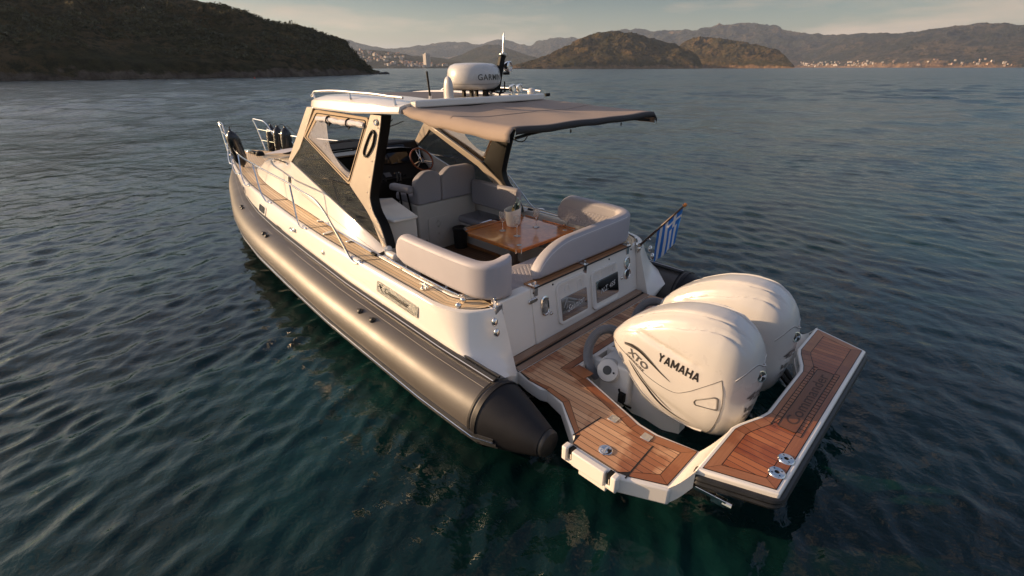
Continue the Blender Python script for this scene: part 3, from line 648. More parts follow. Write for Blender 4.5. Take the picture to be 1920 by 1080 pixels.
# --- bathing platform: U of teak round the engine well, raised section aft
Zp, Za = .40, .584
OUT = [(-1.213, -.10), (-1.213, -.17), (-1.250, -.33), (-1.262, -.50), (-1.235, -.565), (-1.290, -.775), (-1.545, -1.10), (-1.575, -1.14), (-1.660, -1.16), (-1.665, -1.59), (-1.625, -1.67), (-1.50, -1.925)]
INN = [(-.985, -1.925), (-1.045, -1.58), (-1.035, -1.42), (-.995, -1.29), (-.805, -.70), (-.780, -.545), (-.50, -.545)]
def inset(poly, d):
    P = [Vector((x, y)) for x, y in poly]; n = len(P); D = d if hasattr(d, '__len__') else [d]*n
    sg = 1 if sum(P[i].x*P[(i+1) % n].y-P[(i+1) % n].x*P[i].y for i in range(n)) > 0 else -1; out = []
    for i in range(n):
        a, b, c = P[i-1], P[i], P[(i+1) % n]; e1 = (b-a).normalized(); e2 = (c-b).normalized()
        n1 = Vector((-e1.y, e1.x))*sg; n2 = Vector((-e2.y, e2.x))*sg; d1, d2 = D[i-1], D[i]
        det = n1.x*n2.y-n1.y*n2.x
        if abs(det) < .08 or (abs(det) < .5 and abs(d1-d2) > .01): out.append(b+(n1*d1+n2*d2)*.5); continue
        out.append(b+Vector(((d1*n2.y-d2*n1.y)/det, (n1.x*d2-n2.x*d1)/det)))
    return [(p.x, p.y) for p in out]
def mirror_poly(L): return [(-x, y) for x, y in L[::-1]]
full = OUT+INN+mirror_poly(OUT+INN)
def planked(mb_base, poly, z, field, border, parent, bw=.075, gap=.007, side='board', weather=()):
    """caulk bed, mitred border boards (width per edge) and a plank field on a polygon"""
    n = len(poly); B = list(bw) if hasattr(bw, '__len__') else [bw]*n
    b = MB(); b.poly([(x, y, z+.002) for x, y in poly]); b.build('caulk_bed', 'caulk', parent, smooth=0)
    i1 = inset(poly, gap*.8); i2 = inset(poly, [max(gap*.8, q) for q in B]); i3 = inset(poly, [q+gap*.8 for q in B])
    for i in range(n):
        if B[i] <= 0: continue
        j = (i+1) % n; a, c, d, f = [Vector((*q, z+.0045)) for q in (i1[i], i1[j], i2[j], i2[i])]
        t = (c-a)
        if t.length < .02: continue
        t.normalize(); a += t*.002; c -= t*.002; d -= t*.002; f += t*.002
        nn = Vector((-t.y, t.x, 0)); u = lambda p: (2.3+i*5+nn.dot(p-a), t.dot(p))
        bd = MB(); bd.poly([a, c, d, f], u); bd.build('border_board', side, parent, smooth=0)
    fl = MB(); fl.poly([(x, y, z+.0045) for x, y in i3], lambda p: (p[0]+20.0, p[1])); fl.build('plank_field', field, parent, smooth=0)
pb = MB(); pb.prism([(x, y, Zp-.15) for x, y in full], (0, 0, .15)); plat = pb.build('bathing_platform', 'gel', boat, bevel=.018, seg=3)
TK = [(-1.213, -.195), (-1.250, -.34), (-1.245, -.555), (-1.280, -.780), (-1.530, -1.118), (-1.622, -1.16), (-1.622, -1.575), (-1.598, -1.655), (-1.475, -1.892), (-1.008, -1.895), (-1.078, -1.570), (-1.066, -1.40), (-1.025, -1.288), (-.838, -.70), (-.812, -.512)]
TB = [0, .055, .06, .075, .085, 0, 0, .0, .085, .085, .085, .085, .085, .085, .085]
# edges run from point i to i+1: outer side, flap, aft end, well side
TB = [.0, .045, .055, .075, .0, .0, .0, .085, .085, .085, .085, .085, .085, .085, .075]
whole = TK+mirror_poly(TK)
planked(None, whole, Zp, 'platteak', 'board', plat, TB+TB[:-1][::-1]+[.0])
ct_ = MB()
for s in (-1, 1):
    for a, b in (((-1.545, -1.105), (-1.205, -1.14)), ((-1.63, -1.645), (-1.20, -1.62))): ct_.box((s*(a[0]+b[0])/2, (a[1]+b[1])/2, Zp+.0052), (abs(a[0]-b[0]), .011, .003), Matrix.Rotation(math.atan2(b[1]-a[1], s*-1*(a[0]-b[0])) , 4, 'Z'))
ct_.build('flap_seam', 'caulk', plat)
sl_ = MB(); sl_.box((0, -.045, .418), (2.36, .085, .04)); sl_.build('threshold_board', 'greyboard', plat, bevel=.006)
sl_ = MB(); sl_.box((0, -.10, .402), (2.40, .028, .012)); sl_.build('threshold_gap', 'caulk', plat)
sl_ = MB(); sl_.box((0, -.152, .404), (2.40, .070, .016)); sl_.build('threshold_board', 'greyboard', plat, bevel=.004)
sl_ = MB(); sl_.box((0, -.09, .392), (2.42, .22, .012)); sl_.build('threshold_bed', 'caulk', plat)
for s in (-1, 1):
    for x, y in ((1.150, -1.225), (1.152, -1.535)):
        b = MB(); b.box((s*x, y, Zp+.009), (.078, .078, .006)); 
        for dx in (-.02, 0, .02):
            for dy in (-.02, .02): b.lathe([(.006, 0), (.0, .004)], (s*x+dx, y+dy, Zp+.012), (0, 0, 1), 8)
        b.build('flap_hinge', 'brush', plat, bevel=.004)
    b = MB(); b.lathe([(.055, 0), (.055, .006), (.05, .01), (.012, .008), (0, .004)], (s*1.50, -1.385, Zp+.005), (0, 0, 1), 22); b.box((s*1.50, -1.385, Zp+.016), (.07, .012, .006)); b.build('lift_ring', 'chrome', plat)
    # ladder cover hanging on the outer edge
    b = MB(); b.box((s*1.676, -1.365, Zp-.055), (.055, .30, .135)); b.build('ladder_cover', 'gel', plat, bevel=.010, seg=3)
    b = MB(); b.box((s*1.664, -1.40, Zp-.150), (.035, .25, .07)); b.build('ladder_skirt', 'gel', plat, bevel=.008)
    for y, e in ((-1.165, 1), (-1.575, -1)):
        b = MB(); b.box((s*1.672, y+e*.018, Zp-.045), (.075, .05, .13)); b.box((s*1.660, y-e*.012, Zp-.115), (.06, .10, .04)); b.build('ladder_bracket', 'gel', plat, bevel=.012, seg=3)
        b = MB(); b.box((s*1.660, y-e*.030, Zp-.040), (.05, .034, .10)); b.build('slot_shade', 'black', plat)  # black block put in for the shade inside the notch
        b = MB(); b.tube([(s*1.692, y-e*.030, Zp-.075), (s*1.692, y-e*.030, Zp-.025)], .010, 8); b.build('bracket_pin', 'chrome', plat)
# ramps
AFT = [(-1.357, -2.05), (-1.170, -2.481)]
for s in (-1, 1):
    r = MB(); top = [Vector((s*-1.0, -1.90, Zp-.004)), Vector((s*-1.50, -1.90, Zp-.004)), Vector((s*-1.40, -2.035, Za)), Vector((s*-.78, -2.035, Za))]
    P = [[lerp(top[0], top[3], t)+Vector((0, 0, -.02*math.sin(t*math.pi))), lerp(top[1], top[2], t)+Vector((0, 0, -.02*math.sin(t*math.pi)))] for t in np.linspace(0, 1, 7)]
    r.grid(P); lo = [[Vector((p.x, p.y, p.z-.15)) for p in row] for row in P]; r.grid(lo, flip=True)
    r.grid([[row[0] for row in P], [row[0] for row in lo]]); r.grid([[row[1] for row in P], [row[1] for row in lo]], flip=True)
    r.build('platform_ramp', 'gel', plat, smooth=40)
def aft_outline(d):
    o = [(-1.385-d, -2.022), (-1.205-d, -2.508-d)]; i_ = [(-.785, -2.022+d*.3), (-.70, -2.045), (-.60, -2.085), (-.50, -2.125), (-.40, -2.150)]
    return o, i_
o, i_ = aft_outline(.0); af = o+mirror_poly(o)+mirror_poly(i_)+[]; af = o+[(1.205, -2.508), (1.385, -2.022)]+[(-x, y) for x, y in i_]+i_[::-1]
ab = MB(); ab.prism([(x, y, Za-.10) for x, y in af], (0, 0, .10)); aft = ab.build('aft_platform', 'gel', boat, bevel=.015, seg=3)
planked(None, inset(af, .030), Za, 'aftteak', 'board', aft, bw=.08)
rb = MB(); e = .028
path = [(-1.30, -2.02), (-1.385, -2.03), (-1.212, -2.515), (1.212, -2.515), (1.385, -2.03), (1.30, -2.02)]
for z, r_ in ((Za-.062, .026), (Za-.10, .026)): rb.tube(fillet([Vector((x, y, z)) for x, y in path], .06, 5), r_, 8)
rb.build('rubber_bumper', 'rubber', aft)
ub = MB(); ub.prism([(x*.97, y if y > -2.3 else y+.03, Za-.17) for x, y in af], (0, 0, .07)); ub.build('aft_platform_base', 'gel', aft)
np_ = MB(); PX0, PX1, PY0, PY1 = -.55, .55, -2.385, -2.275
np_.prism([(a, b+(-2.33), Za+.004) for a, b in rrect(1.06, .13, .02)], (0, 0, .004), lambda p: (p[1]+3, p[0])); nameb = np_.build('name_board', 'nameboard', aft, smooth=0)
nb = MB(); nb.tube([(a, b-2.33, Za+.0085) for a, b in rrect(1.06, .13, .02)], .0028, 4, closed=True)
for sgn in (-1, 1):
    nb.tube([(-.55, -2.33+sgn*.105, Za+.005), (.55, -2.33+sgn*.105, Za+.005)], .003, 4)
    for k in range(23): nb.tube([(-.55+k*.05, -2.33+sgn*.068, Za+.0055), (-.55+k*.05, -2.33+sgn*.105, Za+.0055)], .0022, 4)
nb.build('inlay_line', 'caulk', aft)
tx = MB(); put_text(tx, 'Commander', lambda s_, t_: Vector((-.44+s_, -2.375+t_, Za+.0092)), .90, .088, bold=.004)
tx.build('incised_lettering', 'incise', aft, smooth=0)
for x, y in ((-.855, -2.432), (-1.03, -2.428)):
    b = MB(); b.lathe([(.016, .0), (.016, .007), (.048, .008), (.054, .004), (.056, 0)], (x, y, Za+.0055), (0, 0, 1), 28); b.lathe([(.016, .006), (.014, .0), (0, -.0005)], (x, y, Za+.0062), (0, 0, 1), 18, mi=1)
    for k in range(4): b.lathe([(.006, .0), (0, .003)], (x+.034*math.cos(k*1.57+.8), y+.034*math.sin(k*1.57+.8), Za+.0135), (0, 0, 1), 8, mi=1)
    b.build('ladder_socket', ['chrome', 'black'], aft)
bt = MB(); R_ = Matrix.Rotation(math.radians(-86), 4, 'Z'); bt.box((-1.355, -2.10, .425), (.16, .04, .03), R_); bt.box((-1.345, -2.20, .405), (.10, .035, .06), R_); bt.lathe([(.022, -.03), (.022, .03)], (-1.34, -2.255, .405), (.1, -.9, 0), 10); bt.build('underside_bracket', 'chrome', aft, bevel=.004)
for L_ in ([(.50, -2.10, .33), (1.0, -1.7, .30)], [(.60, -2.13, .46), (.60, -2.13, .28), (1.05, -1.80, .28)], [(-.60, -2.13, .46), (-.60, -2.13, .28), (-1.05, -1.80, .28)]):
    bt = MB(); bt.tube(L_, .028, 7); bt.build('platform_strut', 'black', aft)
# engine well
wl_ = MB(); wl_.prism([(-.80, -.54, .05), (.80, -.54, .05), (.80, -.54, .385), (-.80, -.54, .385)], (0, .06, 0)); wl_.prism([(-.80, -.60, .05), (.80, -.60, .05), (.90, -.95, .02), (-.90, -.95, .02)], (0, 0, .03)); wl_.build('transom', 'cowl2', boat)
rm = MB(); rm.tube([(-.50, -.548, Zp+.004), (-.775, -.548, Zp+.004)], .012, 6); rm.tube([(.50, -.548, Zp+.004), (.775, -.548, Zp+.004)], .012, 6); rm.box((0, -.552, Zp-.05), (1.5, .025, .12)); rm.build('well_rim', 'gel', plat)
for s in (-1, 1):
    hs = MB(); hs.box((s*.80, -.62, Zp+.012), (.13, .19, .008), Matrix.Rotation(s*.12, 4, 'Z')); hs.build('well_step_board', 'board', plat)
# --- outboard motors
T_ZT = [(-.765, .80), (-.80, .87), (-.86, .945), (-.95, 1.035), (-1.05, 1.105), (-1.15, 1.168), (-1.25, 1.218), (-1.35, 1.260), (-1.50, 1.296), (-1.60, 1.306), (-1.70, 1.302), (-1.80, 1.280), (-1.88, 1.238), (-1.94, 1.185), (-1.99, 1.120), (-2.02, 1.060), (-2.04, .995), (-2.055, .93), (-2.066, .85)]
T_ZB = [(-.765, .77), (-.80, .70), (-.86, .62), (-.95, .53), (-1.05, .43), (-1.12, .345), (-1.20, .27), (-1.35, .215), (-1.50, .19), (-1.70, .19), (-1.85, .22), (-1.94, .27), (-1.99, .34), (-2.02, .44), (-2.04, .55), (-2.055, .67), (-2.066, .80)]
T_WD = [(-.765, .05), (-.78, .12), (-.80, .165), (-.86, .222), (-.95, .262), (-1.05, .285), (-1.20, .302), (-1.40, .312), (-1.65, .312), (-1.80, .300), (-1.88, .282), (-1.94, .250), (-1.99, .205), (-2.02, .165), (-2.04, .125), (-2.055, .085), (-2.066, .03)]
def sm_ip(y, T):
    xs = [t[0] for t in T][::-1]; vs = [t[1] for t in T][::-1]; return float(np.interp(y, xs, vs))
def cowl_sec(y):
    zt, zb, w = sm_ip(y, T_ZT), sm_ip(y, T_ZB), sm_ip(y, T_WD); return (zt+zb)/2, (zt-zb)/2, w
NE = 3.0
def side_scoop(y, z):
    # a long tapered scoop high on the flank, a crease behind it and a hollow ahead of the lower apron
    t = (-y-1.02)/.70
    a = 0
    if 0 < t < 1: a += .105*math.sin(math.pi*min(1, t*1.15))**.7*math.exp(-((z-lerp(1.01, .925, t))/.022)**2) if t < .87 else .05*(1-t)/.13*math.exp(-((z-lerp(1.01, .925, t))/.022)**2)
    t2 = (-y-1.00)/.75
    if 0 < t2 < 1: a += .055*math.sin(math.pi*t2)*math.exp(-((z-lerp(.62, .34, t2**.75))/.045)**2)
    return a
def cowl_x(y, z, off=0):
    """half width of the cowl at y, z"""
    zm, h, w = cowl_sec(y); q = min(.999, abs((z-zm)/h)); taper = 1-.10*max(0, (zm-z)/h)
    return w*(1-q**NE)**(1/NE)*taper*(1-side_scoop(y, z))+off
def cowl_y(x, z, off=0):
    lo, hi = -1.9, -2.066
    for _ in range(30):
        m = (lo+hi)/2
        if cowl_x(m, z) > abs(x): lo = m
        else: hi = m
    return hi-off
def cowl_relief(u, e1, e2):
    # two long grooves with a raised lip outboard of each
    g = lambda x, c, w: math.exp(-((x-c)/w)**2)
    return -.034*g(u, e1, .042)+.012*g(u, e1+.085, .045)-.028*g(u, e2, .036)+.010*g(u, e2+.07, .04)
GLYPH = {'Y': (.74, [((0, 1), (.37, .48)), ((.74, 1), (.37, .48)), ((.37, .52), (.37, 0))]), 'A': (.78, [((0, 0), (.39, 1)), ((.78, 0), (.39, 1)), ((.15, .30), (.63, .30))]),
         'M': (.92, [((0, 0), (0, 1)), ((.92, 0), (.92, 1)), ((0, 1), (.46, .22)), ((.92, 1), (.46, .22))]), 'H': (.74, [((0, 0), (0, 1)), ((.74, 0), (.74, 1)), ((0, .5), (.74, .5))])}
def block_text(mb, word, fn, width, height, wt=.115, gap=.34, shear=.20):
    # heavy slanted capitals from straight strokes
    tot = sum(GLYPH[c][0] for c in word)+gap*(len(word)-1)+shear; x0 = 0; k = width/tot
    for c in word:
        for (ax_, ay_), (bx_, by_) in GLYPH[c][1]:
            d = Vector((bx_-ax_, by_-ay_)); L = d.length; d /= L; nn = Vector((-d.y, d.x))*wt; e = .0 if abs(d.y) > .99 else .03; P = []
            for i in range(5):
                q = Vector((ax_, ay_))+d*(L*i/4); row = []
                for sg in (-1, 1):
                    r = q+nn*sg*(1.15 if abs(d.y) > .99 else 1); y = min(1, max(0, r.y)); x = r.x+(y-r.y)*(d.x/d.y if abs(d.y) > .2 else 0)
                    row.append(fn((x0+x+shear*y)*k, y*height))
                P.append(row)
            mb.grid(P)
        x0 += GLYPH[c][0]+gap
def outboard(s):
    X = s*.42; root = thing_part('outboard_motor', boat)
    c = MB(); P = []; nth = 200
    ysec = [-.765, -.772, -.785, -.80, -.83, -.86, -.90, -.95, -1.0]+list(np.linspace(-1.06, -1.84, 34))+[-1.88, -1.91, -1.94, -1.965, -1.99, -2.005, -2.02, -2.03, -2.04, -2.048, -2.055, -2.061, -2.066]
    for y in ysec:
        zm, h, w = cowl_sec(y); row = []
        for k in range(nth):
            a = 2*math.pi*k/nth; ca, sa = math.cos(a), math.sin(a)
            r = 1/((abs(ca)**NE+abs(sa)**NE)**(1/NE)); x = w*r*ca; z = zm+h*r*sa
            if sa < 0: x *= 1-.10*(-sa*r)
            x *= 1-side_scoop(y, z)
            if sa > .2:                    # stepped shells of the top cover
                u = abs(x)/.312; fade = max(0, min(1, (-y-.80)/.16))*max(0, min(1, (y+1.985)/.22))
                e1 = .40-.16*max(0, (-y-1.55)/.4)**2; e2 = .76-.22*max(0, (-y-1.5)/.45)
                z += cowl_relief(u, e1, e2)*fade
            row.append((X+x, y, z))
        P.append(row)
    for _ in range(1):                     # a little smoothing along the length
        P = [P[0]]+[[tuple((np.array(P[i-1][k])*.2+np.array(P[i][k])*.6+np.array(P[i+1][k])*.2)*np.array((1, 0, 1))+np.array((0, P[i][k][1], 0))) for k in range(nth)] for i in range(1, len(P)-1)]+[P[-1]]
    c.grid(P, cv=True); c.poly(P[0]); c.poly(P[-1]); c.build('cowl', 'cowl', root, smooth=55)
    SX = lambda y, z, off=0: (X-cowl_x(y, z, off), y, z)     # port side surface
    SS = lambda y, z, off=0: (X+cowl_x(y, z, off), y, z)
    AF = lambda x, z, off=0: (X+x, cowl_y(x, z, off), z)
    # seams
    b = MB()
    seam = [(-.84, .80), (-.95, .765), (-1.06, .725), (-1.17, .672), (-1.28, .628), (-1.40, .603), (-1.52, .603), (-1.62, .665), (-1.72, .755), (-1.80, .83), (-1.86, .885)]
    q = cr_spline([Vector((0, y, z)) for y, z in seam], 6)
    for F in (SX, SS): b.tube([F(p.y, p.z, .0005) for p in q], .0028, 5)
    back = [(-.24, .895), (-.19, .955), (-.13, 1.0), (-.07, 1.005), (.0, .975), (.07, 1.005), (.13, 1.0), (.19, .955), (.24, .895)]
    q = cr_spline([Vector((x, 0, z)) for x, z in back], 6); b.tube([AF(p.x, p.z, -.0005) for p in q], .003, 5)
    vert = [(-1.86, .885), (-1.885, .78), (-1.895, .66), (-1.885, .54), (-1.86, .42), (-1.82, .32), (-1.77, .25)]
    q = cr_spline([Vector((0, y, z)) for y, z in vert], 6)
    for F in (SX, SS): b.tube([F(p.y, p.z, .0005) for p in q], .0028, 5)
    b.build('cowl_seam', 'grey', root)
    b = MB(); q = cr_spline([Vector((x, 0, z)) for x, z in back], 6); b.tube([AF(p.x, p.z+.006, -.002) for p in q], .005, 7); b.build('cover_lip', 'cowl', root, smooth=60)
    # raised lower apron with its step
    for F in (SX, SS):
        b = MB(); up = cr_spline([Vector((0, y, z)) for y, z in ((-.99, .60), (-1.10, .50), (-1.22, .405), (-1.36, .325), (-1.50, .275), (-1.64, .262), (-1.76, .285))], 5)
        lo = cr_spline([Vector((0, y, z)) for y, z in ((-1.01, .50), (-1.10, .40), (-1.22, .29), (-1.36, .235), (-1.50, .212), (-1.64, .212), (-1.76, .25))], 5)
        b.grid([[F(p.y, p.z, -.002) for p in up], [F(p.y, p.z-.006, .012) for p in up], [F(lerp(p, r, .5).y, lerp(p, r, .5).z, .014) for p, r in zip(up, lo)], [F(r.y, r.z, .004) for r in lo]]); b.build('lower_apron', 'cowl', root, smooth=50)
        b = MB(); hq = [(-1.690, .595), (-1.700, .625), (-1.835, .715), (-1.862, .715), (-1.872, .60), (-1.70, .572)]; hq = fillet([Vector((0, y, z)) for y, z in hq+hq[:1]], .02, 4)[:-1]
        b.tube([F(p.y, p.z, .001) for p in hq], .006, 6, closed=True); h_ = b.build('grip_recess', 'grey', root)
        b = MB(); b.poly([F(lerp(p, Vector((0, -1.78, .645)), .12).y, lerp(p, Vector((0, -1.78, .645)), .12).z, .003) for p in hq]); b.build('grip_panel', 'cowl', root)
    # lettering on both sides
    for F, sg in ((SX, 1), (SS, -1)):
        b = MB()
        fn = (lambda s_, t_: F(-1.335-s_, .838+t_-.115*s_, .0025)) if sg == 1 else (lambda s_, t_: F(-1.335-.36+s_, .838-.115*.36+t_+.115*s_, .0025))
        block_text(b, 'YAMAHA', fn, .365, .082); b.build('side_lettering', 'decal', root, smooth=0)
        b = MB()
        fn2 = (lambda s_, t_: F(-1.03-s_, .775+t_-.42*s_, .0055)) if sg == 1 else (lambda s_, t_: F(-1.03-.22+s_, .775-.42*.22+t_+.42*s_, .0055))
        put_text(b, 'XTO', fn2, .22, .070, shear=.35, bold=.022, fine=.12); t_ = b.build('model_lettering', 'grey', root, smooth=0)
        b = MB()
        fn3 = (lambda s_, t_: F(-1.02-s_, .742+t_-.42*s_, .0045)) if sg == 1 else (lambda s_, t_: F(-1.02-.2+s_, .742-.42*.2+t_+.42*s_, .0045))
        put_text(b, 'OFFSHORE', fn3, .20, .022, shear=.3, bold=.01, fine=.2); b.build('small_lettering', 'decal', root, smooth=0)
        def ribbon(pts, ws, m, nm, off=.003):
            q = cr_spline([Vector((0, y, z)) for y, z in pts], 6); n = len(q); bb = MB(); up = []; lo = []
            for i, p in enumerate(q):
                t = i/(n-1); w = float(np.interp(t, np.linspace(0, 1, len(ws)), ws)); d = (q[min(i+1, n-1)]-q[max(i-1, 0)]).normalized(); nn = Vector((0, -d.z, d.y))*w
                up.append(F(p.y+nn.y, p.z+nn.z, off)); lo.append(F(p.y-nn.y, p.z-nn.z, off))
            bb.grid([up, lo]); bb.build(nm, m, root)
        ribbon([(-.985, .845), (-1.07, .858), (-1.17, .845), (-1.26, .805), (-1.36, .748), (-1.47, .69)], (.010, .018, .016, .010, .005, .001), 'grey', 'swoosh_stripe')
        ribbon([(-.985, .855), (-1.07, .862), (-1.17, .838), (-1.27, .790), (-1.38, .732), (-1.47, .688)], (.002, .006, .010, .008, .004, .001), 'decal', 'swoosh_stripe', .004)
        ribbon([(-1.05, .70), (-1.12, .63), (-1.20, .55), (-1.30, .455), (-1.42, .38), (-1.55, .335), (-1.66, .325)], (.002, .007, .009, .010, .009, .005, .001), 'decal', 'swoosh_stripe')
        ribbon([(-1.08, .695), (-1.15, .635), (-1.22, .57), (-1.31, .485), (-1.42, .415), (-1.50, .375)], (.001, .005, .006, .006, .004, .001), 'grey', 'swoosh_stripe')
    # emblem and lettering on the aft face
    b = MB(); cy = Vector(AF(-.045, .905)); nrm = Vector((-.42, -.85, .28)).normalized(); b.lathe([(.045, -.01), (.045, .006), (.038, .010), (0, .010)], cy, nrm, 28); em = b.build('emblem_disc', 'decal', root)
    b = MB(); b.lathe([(.047, .004), (.047, .010), (.039, .011), (.039, .006)], cy, nrm, 28); qd = Vector((0, 0, 1)).rotation_difference(nrm)
    for k in range(3):
        a = math.pi/2+k*2*math.pi/3; d = Vector((math.cos(a), math.sin(a), 0)); pz = Vector((-d.y, d.x, 0))
        b.tube([cy+qd @ (Vector((0, 0, .011))), cy+qd @ (d*.020+Vector((0, 0, .011)))], .0028, 5)
        for sg in (-1, 0, 1): b.tube([cy+qd @ (d*.018+pz*sg*.006+Vector((0, 0, .011))), cy+qd @ (d*.036+pz*sg*.006+Vector((0, 0, .011)))], .0017, 4)
    b.build('emblem_fork', 'chrome', root)
    for body, z, w, h, x0 in (('425', .705, .20, .075, -.155), ('V8', .585, .11, .055, -.145), ('XTO', .53, .10, .028, -.14)):
        b = MB(); put_text(b, body, lambda s_, t_: AF(x0+s_, z+t_, .004), w, h, shear=.3, bold=.03, fine=.12); b.build('aft_lettering', 'grey', root, smooth=0)
    # leg, bracket and steering cover
    b = MB()
    b.grid([[(X+wx*sx, y, z) for sx, y in ((-1, -1.05), (-1, -1.38), (-.6, -1.52), (.6, -1.52), (1, -1.38), (1, -1.05), (.6, -.95), (-.6, -.95))] for wx, z in ((.115, .40), (.11, .10), (.08, -.20), (.06, -.55))], cv=True)
    b.build('drive_leg', 'cowl2', root, smooth=40)
    b = MB(); b.box((X, -.86, .30), (.36, .34, .42)); b.box((X-.13, -.72, .22), (.06, .30, .5)); b.box((X+.13, -.72, .22), (.06, .30, .5)); b.build('clamp_bracket', 'cowl2', root, bevel=.05, seg=4)
    b = MB(); b.lathe([(.0, -.42), (.095, -.40), (.115, -.30), (.115, .0)], (X-.16, -.80, .40), (-.75, .1, .45), 24); b.build('steering_housing', 'cowl2', root, smooth=50)
    p = Vector((X-.155, -.80, .405)); ax_ = Vector((-.80, -.10, .45)).normalized()
    b = MB(); b.lathe([(.118, -.02), (.118, .05), (.105, .075), (.05, .085), (.0, .086)], p, ax_, 30); cvr = b.build('round_cover', 'cowl', root, smooth=50)
    b = MB(); b.lathe([(.045, .0), (.043, .006), (0, .007)], p+ax_*.084, ax_, 20); b.build('cover_emblem', 'decal', root)
    b = MB(); b.lathe([(.01, 0), (0, .006)], p+ax_*.08+Vector((0, -.07, 0)), ax_, 8); b.build('cover_screw', 'black', root)
    b = MB(); hp = cr_spline([(X-.02, -.80, .74), (X-.05, -.70, .78), (X-.12, -.615, .75), (X-.19, -.57, .64), (X-.22, -.57, .50), (X-.20, -.60, .36), (X-.16, -.66, .26)], 22)
    b.tube(hp, [.048 if i % 2 else .040 for i in range(len(hp))], 14); b.build('rigging_hose', 'hose', root, smooth=20)
    b = MB(); b.box((X-.20, -.98, .20), (.05, .06, .10)); b.tube([(X-.22, -.95, .30), (X-.23, -1.02, .16), (X-.18, -1.08, .12)], .012, 6); b.build('trim_lever', 'black', root, bevel=.008)
def thing_part(name, par):
    o = bpy.data.objects.new(name, None); COL.objects.link(o); o.parent = par; return o
sides(outboard)

# --- upholstery
def wallsweep(path, zb, zt, th, name, m, parent, r=.05, topquilt=False):
    """upright cushion: path in plan, z range per point, rounded section; UV in metres"""
    P = [Vector((*p, 0)) for p in path]; n = len(P); d = [0]
    for i in range(1, n): d.append(d[-1]+(P[i]-P[i-1]).length)
    rings = []; uvs = []
    for i in range(n):
        t = (P[min(i+1, n-1)]-P[max(i-1, 0)]).normalized(); nn = Vector((-t.y, t.x, 0)); a, b = zb[i], zt[i]; h = max(.02, b-a); k = min(1, h/.12)*(1 if 0 < i < n-1 else .55)
        q = rrect(th*k, h, min(th*k*.45, h*.45, r), 5)
        rings.append([P[i]+nn*x+Vector((0, 0, (a+b)/2+z)) for x, z in q]); uvs.append([(d[i], z) for x, z in q])
    mb = MB(); mb.grid(rings, uvs, cv=True); mb.poly(rings[0]); mb.poly(rings[-1]); return mb.build(name, m, parent, smooth=50), P, d
def densify(path, n):
    P = cr_spline([Vector((*p, 0)) for p in path], 12); d = [0]
    for i in range(1, len(P)): d.append(d[-1]+(P[i]-P[i-1]).length)
    return [(float(np.interp(t*d[-1], d, [p.x for p in P])), float(np.interp(t*d[-1], d, [p.y for p in P]))) for t in np.linspace(0, 1, n)], d[-1]
# port backrest
pth, L = densify([(-1.235, 1.70), (-1.265, 1.3), (-1.285, .8), (-1.285, .48), (-1.265, .30), (-1.18, .18), (-1.02, .14)], 40)
s_ = [i/39 for i in range(40)]
zt = [1.02+(.385+.055*max(0, (t-.80)/.2)**2+.02*t)*min(1, (1-(max(0, .12-t)/.12)**2.6))**.5 for t in s_]; zb = [1.055+.05*max(0, (.10-t)/.1)+.05*0 for t in s_]
zb = [max(1.045, z) for z in zb]; zt = [max(a+.06, b) for a, b in zip(zb, zt)]
bk_, _, _ = wallsweep(pth, zb, zt, .15, 'side_backrest', 'vinyl', boat, .055)
for y in (1.50, .78):
    b = MB(); b.tube([(-1.30, y, .98), (-1.29, y, 1.09)], .014, 8); b.lathe([(.045, 0), (.045, .006), (.02, .012)], (-1.345, y, zd(y)+.012), (0, 0, 1), 16); b.build('backrest_post', 'chrome', bk_)
pi_ = MB(); pi_.tube([(p[0]-.072 if i < 30 else p[0]-.04, p[1]-(0 if i < 30 else .06), z-.045) for i, (p, z) in enumerate(zip(pth[4:36], zt[4:36]))], .004, 5); pi_.build('piping', 'vinyl', bk_)
# aft and starboard backrest in one sweep round the corner
pth, L = densify([(-.60, .215), (-.3, .215), (.3, .215), (.85, .215), (1.08, .235), (1.21, .33), (1.265, .52), (1.27, .9), (1.255, 1.42)], 70)
zt = []; zb = []
for i, p in enumerate(pth):
    t = i/69; e = min(1, t/.20); f = min(1, (1-t)/.10)
    zt.append(1.06+(.34+.06*t)*(1-(1-e)**2.0)**.5*(1-(1-f)**2.6)**.5); zb.append(1.062+.06*(1-f)**2)
zt = [max(a+.05, b) for a, b in zip(zb, zt)]
ab_, P_, D_ = wallsweep(pth, zb, zt, .15, 'aft_backrest', 'vinyl', boat, .055)
q1, q2, u1 = [], [], []
for i in range(4, 68):
    t = (P_[min(i+1, 69)]-P_[i-1]).normalized(); nn = Vector((-t.y, t.x, 0)); p = P_[i]+nn*.079; hi = min(zt[i]-.06, 1.30); lo = zb[i]+.02
    q1.append([p+Vector((0, 0, lo)), p+Vector((0, 0, max(lo+.01, hi)))]); u1.append([(D_[i], lo), (D_[i], max(lo+.01, hi))])
b = MB(); b.grid(q1, u1); b.build('quilted_panel', 'quilt', ab_); b = MB(); b.tube([r[1]+Vector((0, 0, .002)) for r in q1], .005, 5); b.build('piping', 'vinyl', ab_)
b = MB(); b.tube([P_[i]+Vector((0, -.066 if i < 40 else 0, zt[i]-.030))+(Vector((.066, 0, 0)) if i > 52 else Vector((.03, -.03, 0)) if i >= 40 else Vector((0, 0, 0))) for i in range(1, 40)], .0045, 5); b.build('piping', 'pipe', ab_)
b = MB(); b.box((1.165, 1.22, 1.0), (.012, .07, .12)); b.tube([(1.18, 1.22, 1.0), (1.25, 1.22, 1.08)], .012, 6); b.build('backrest_post', 'chrome', ab_, bevel=.004)
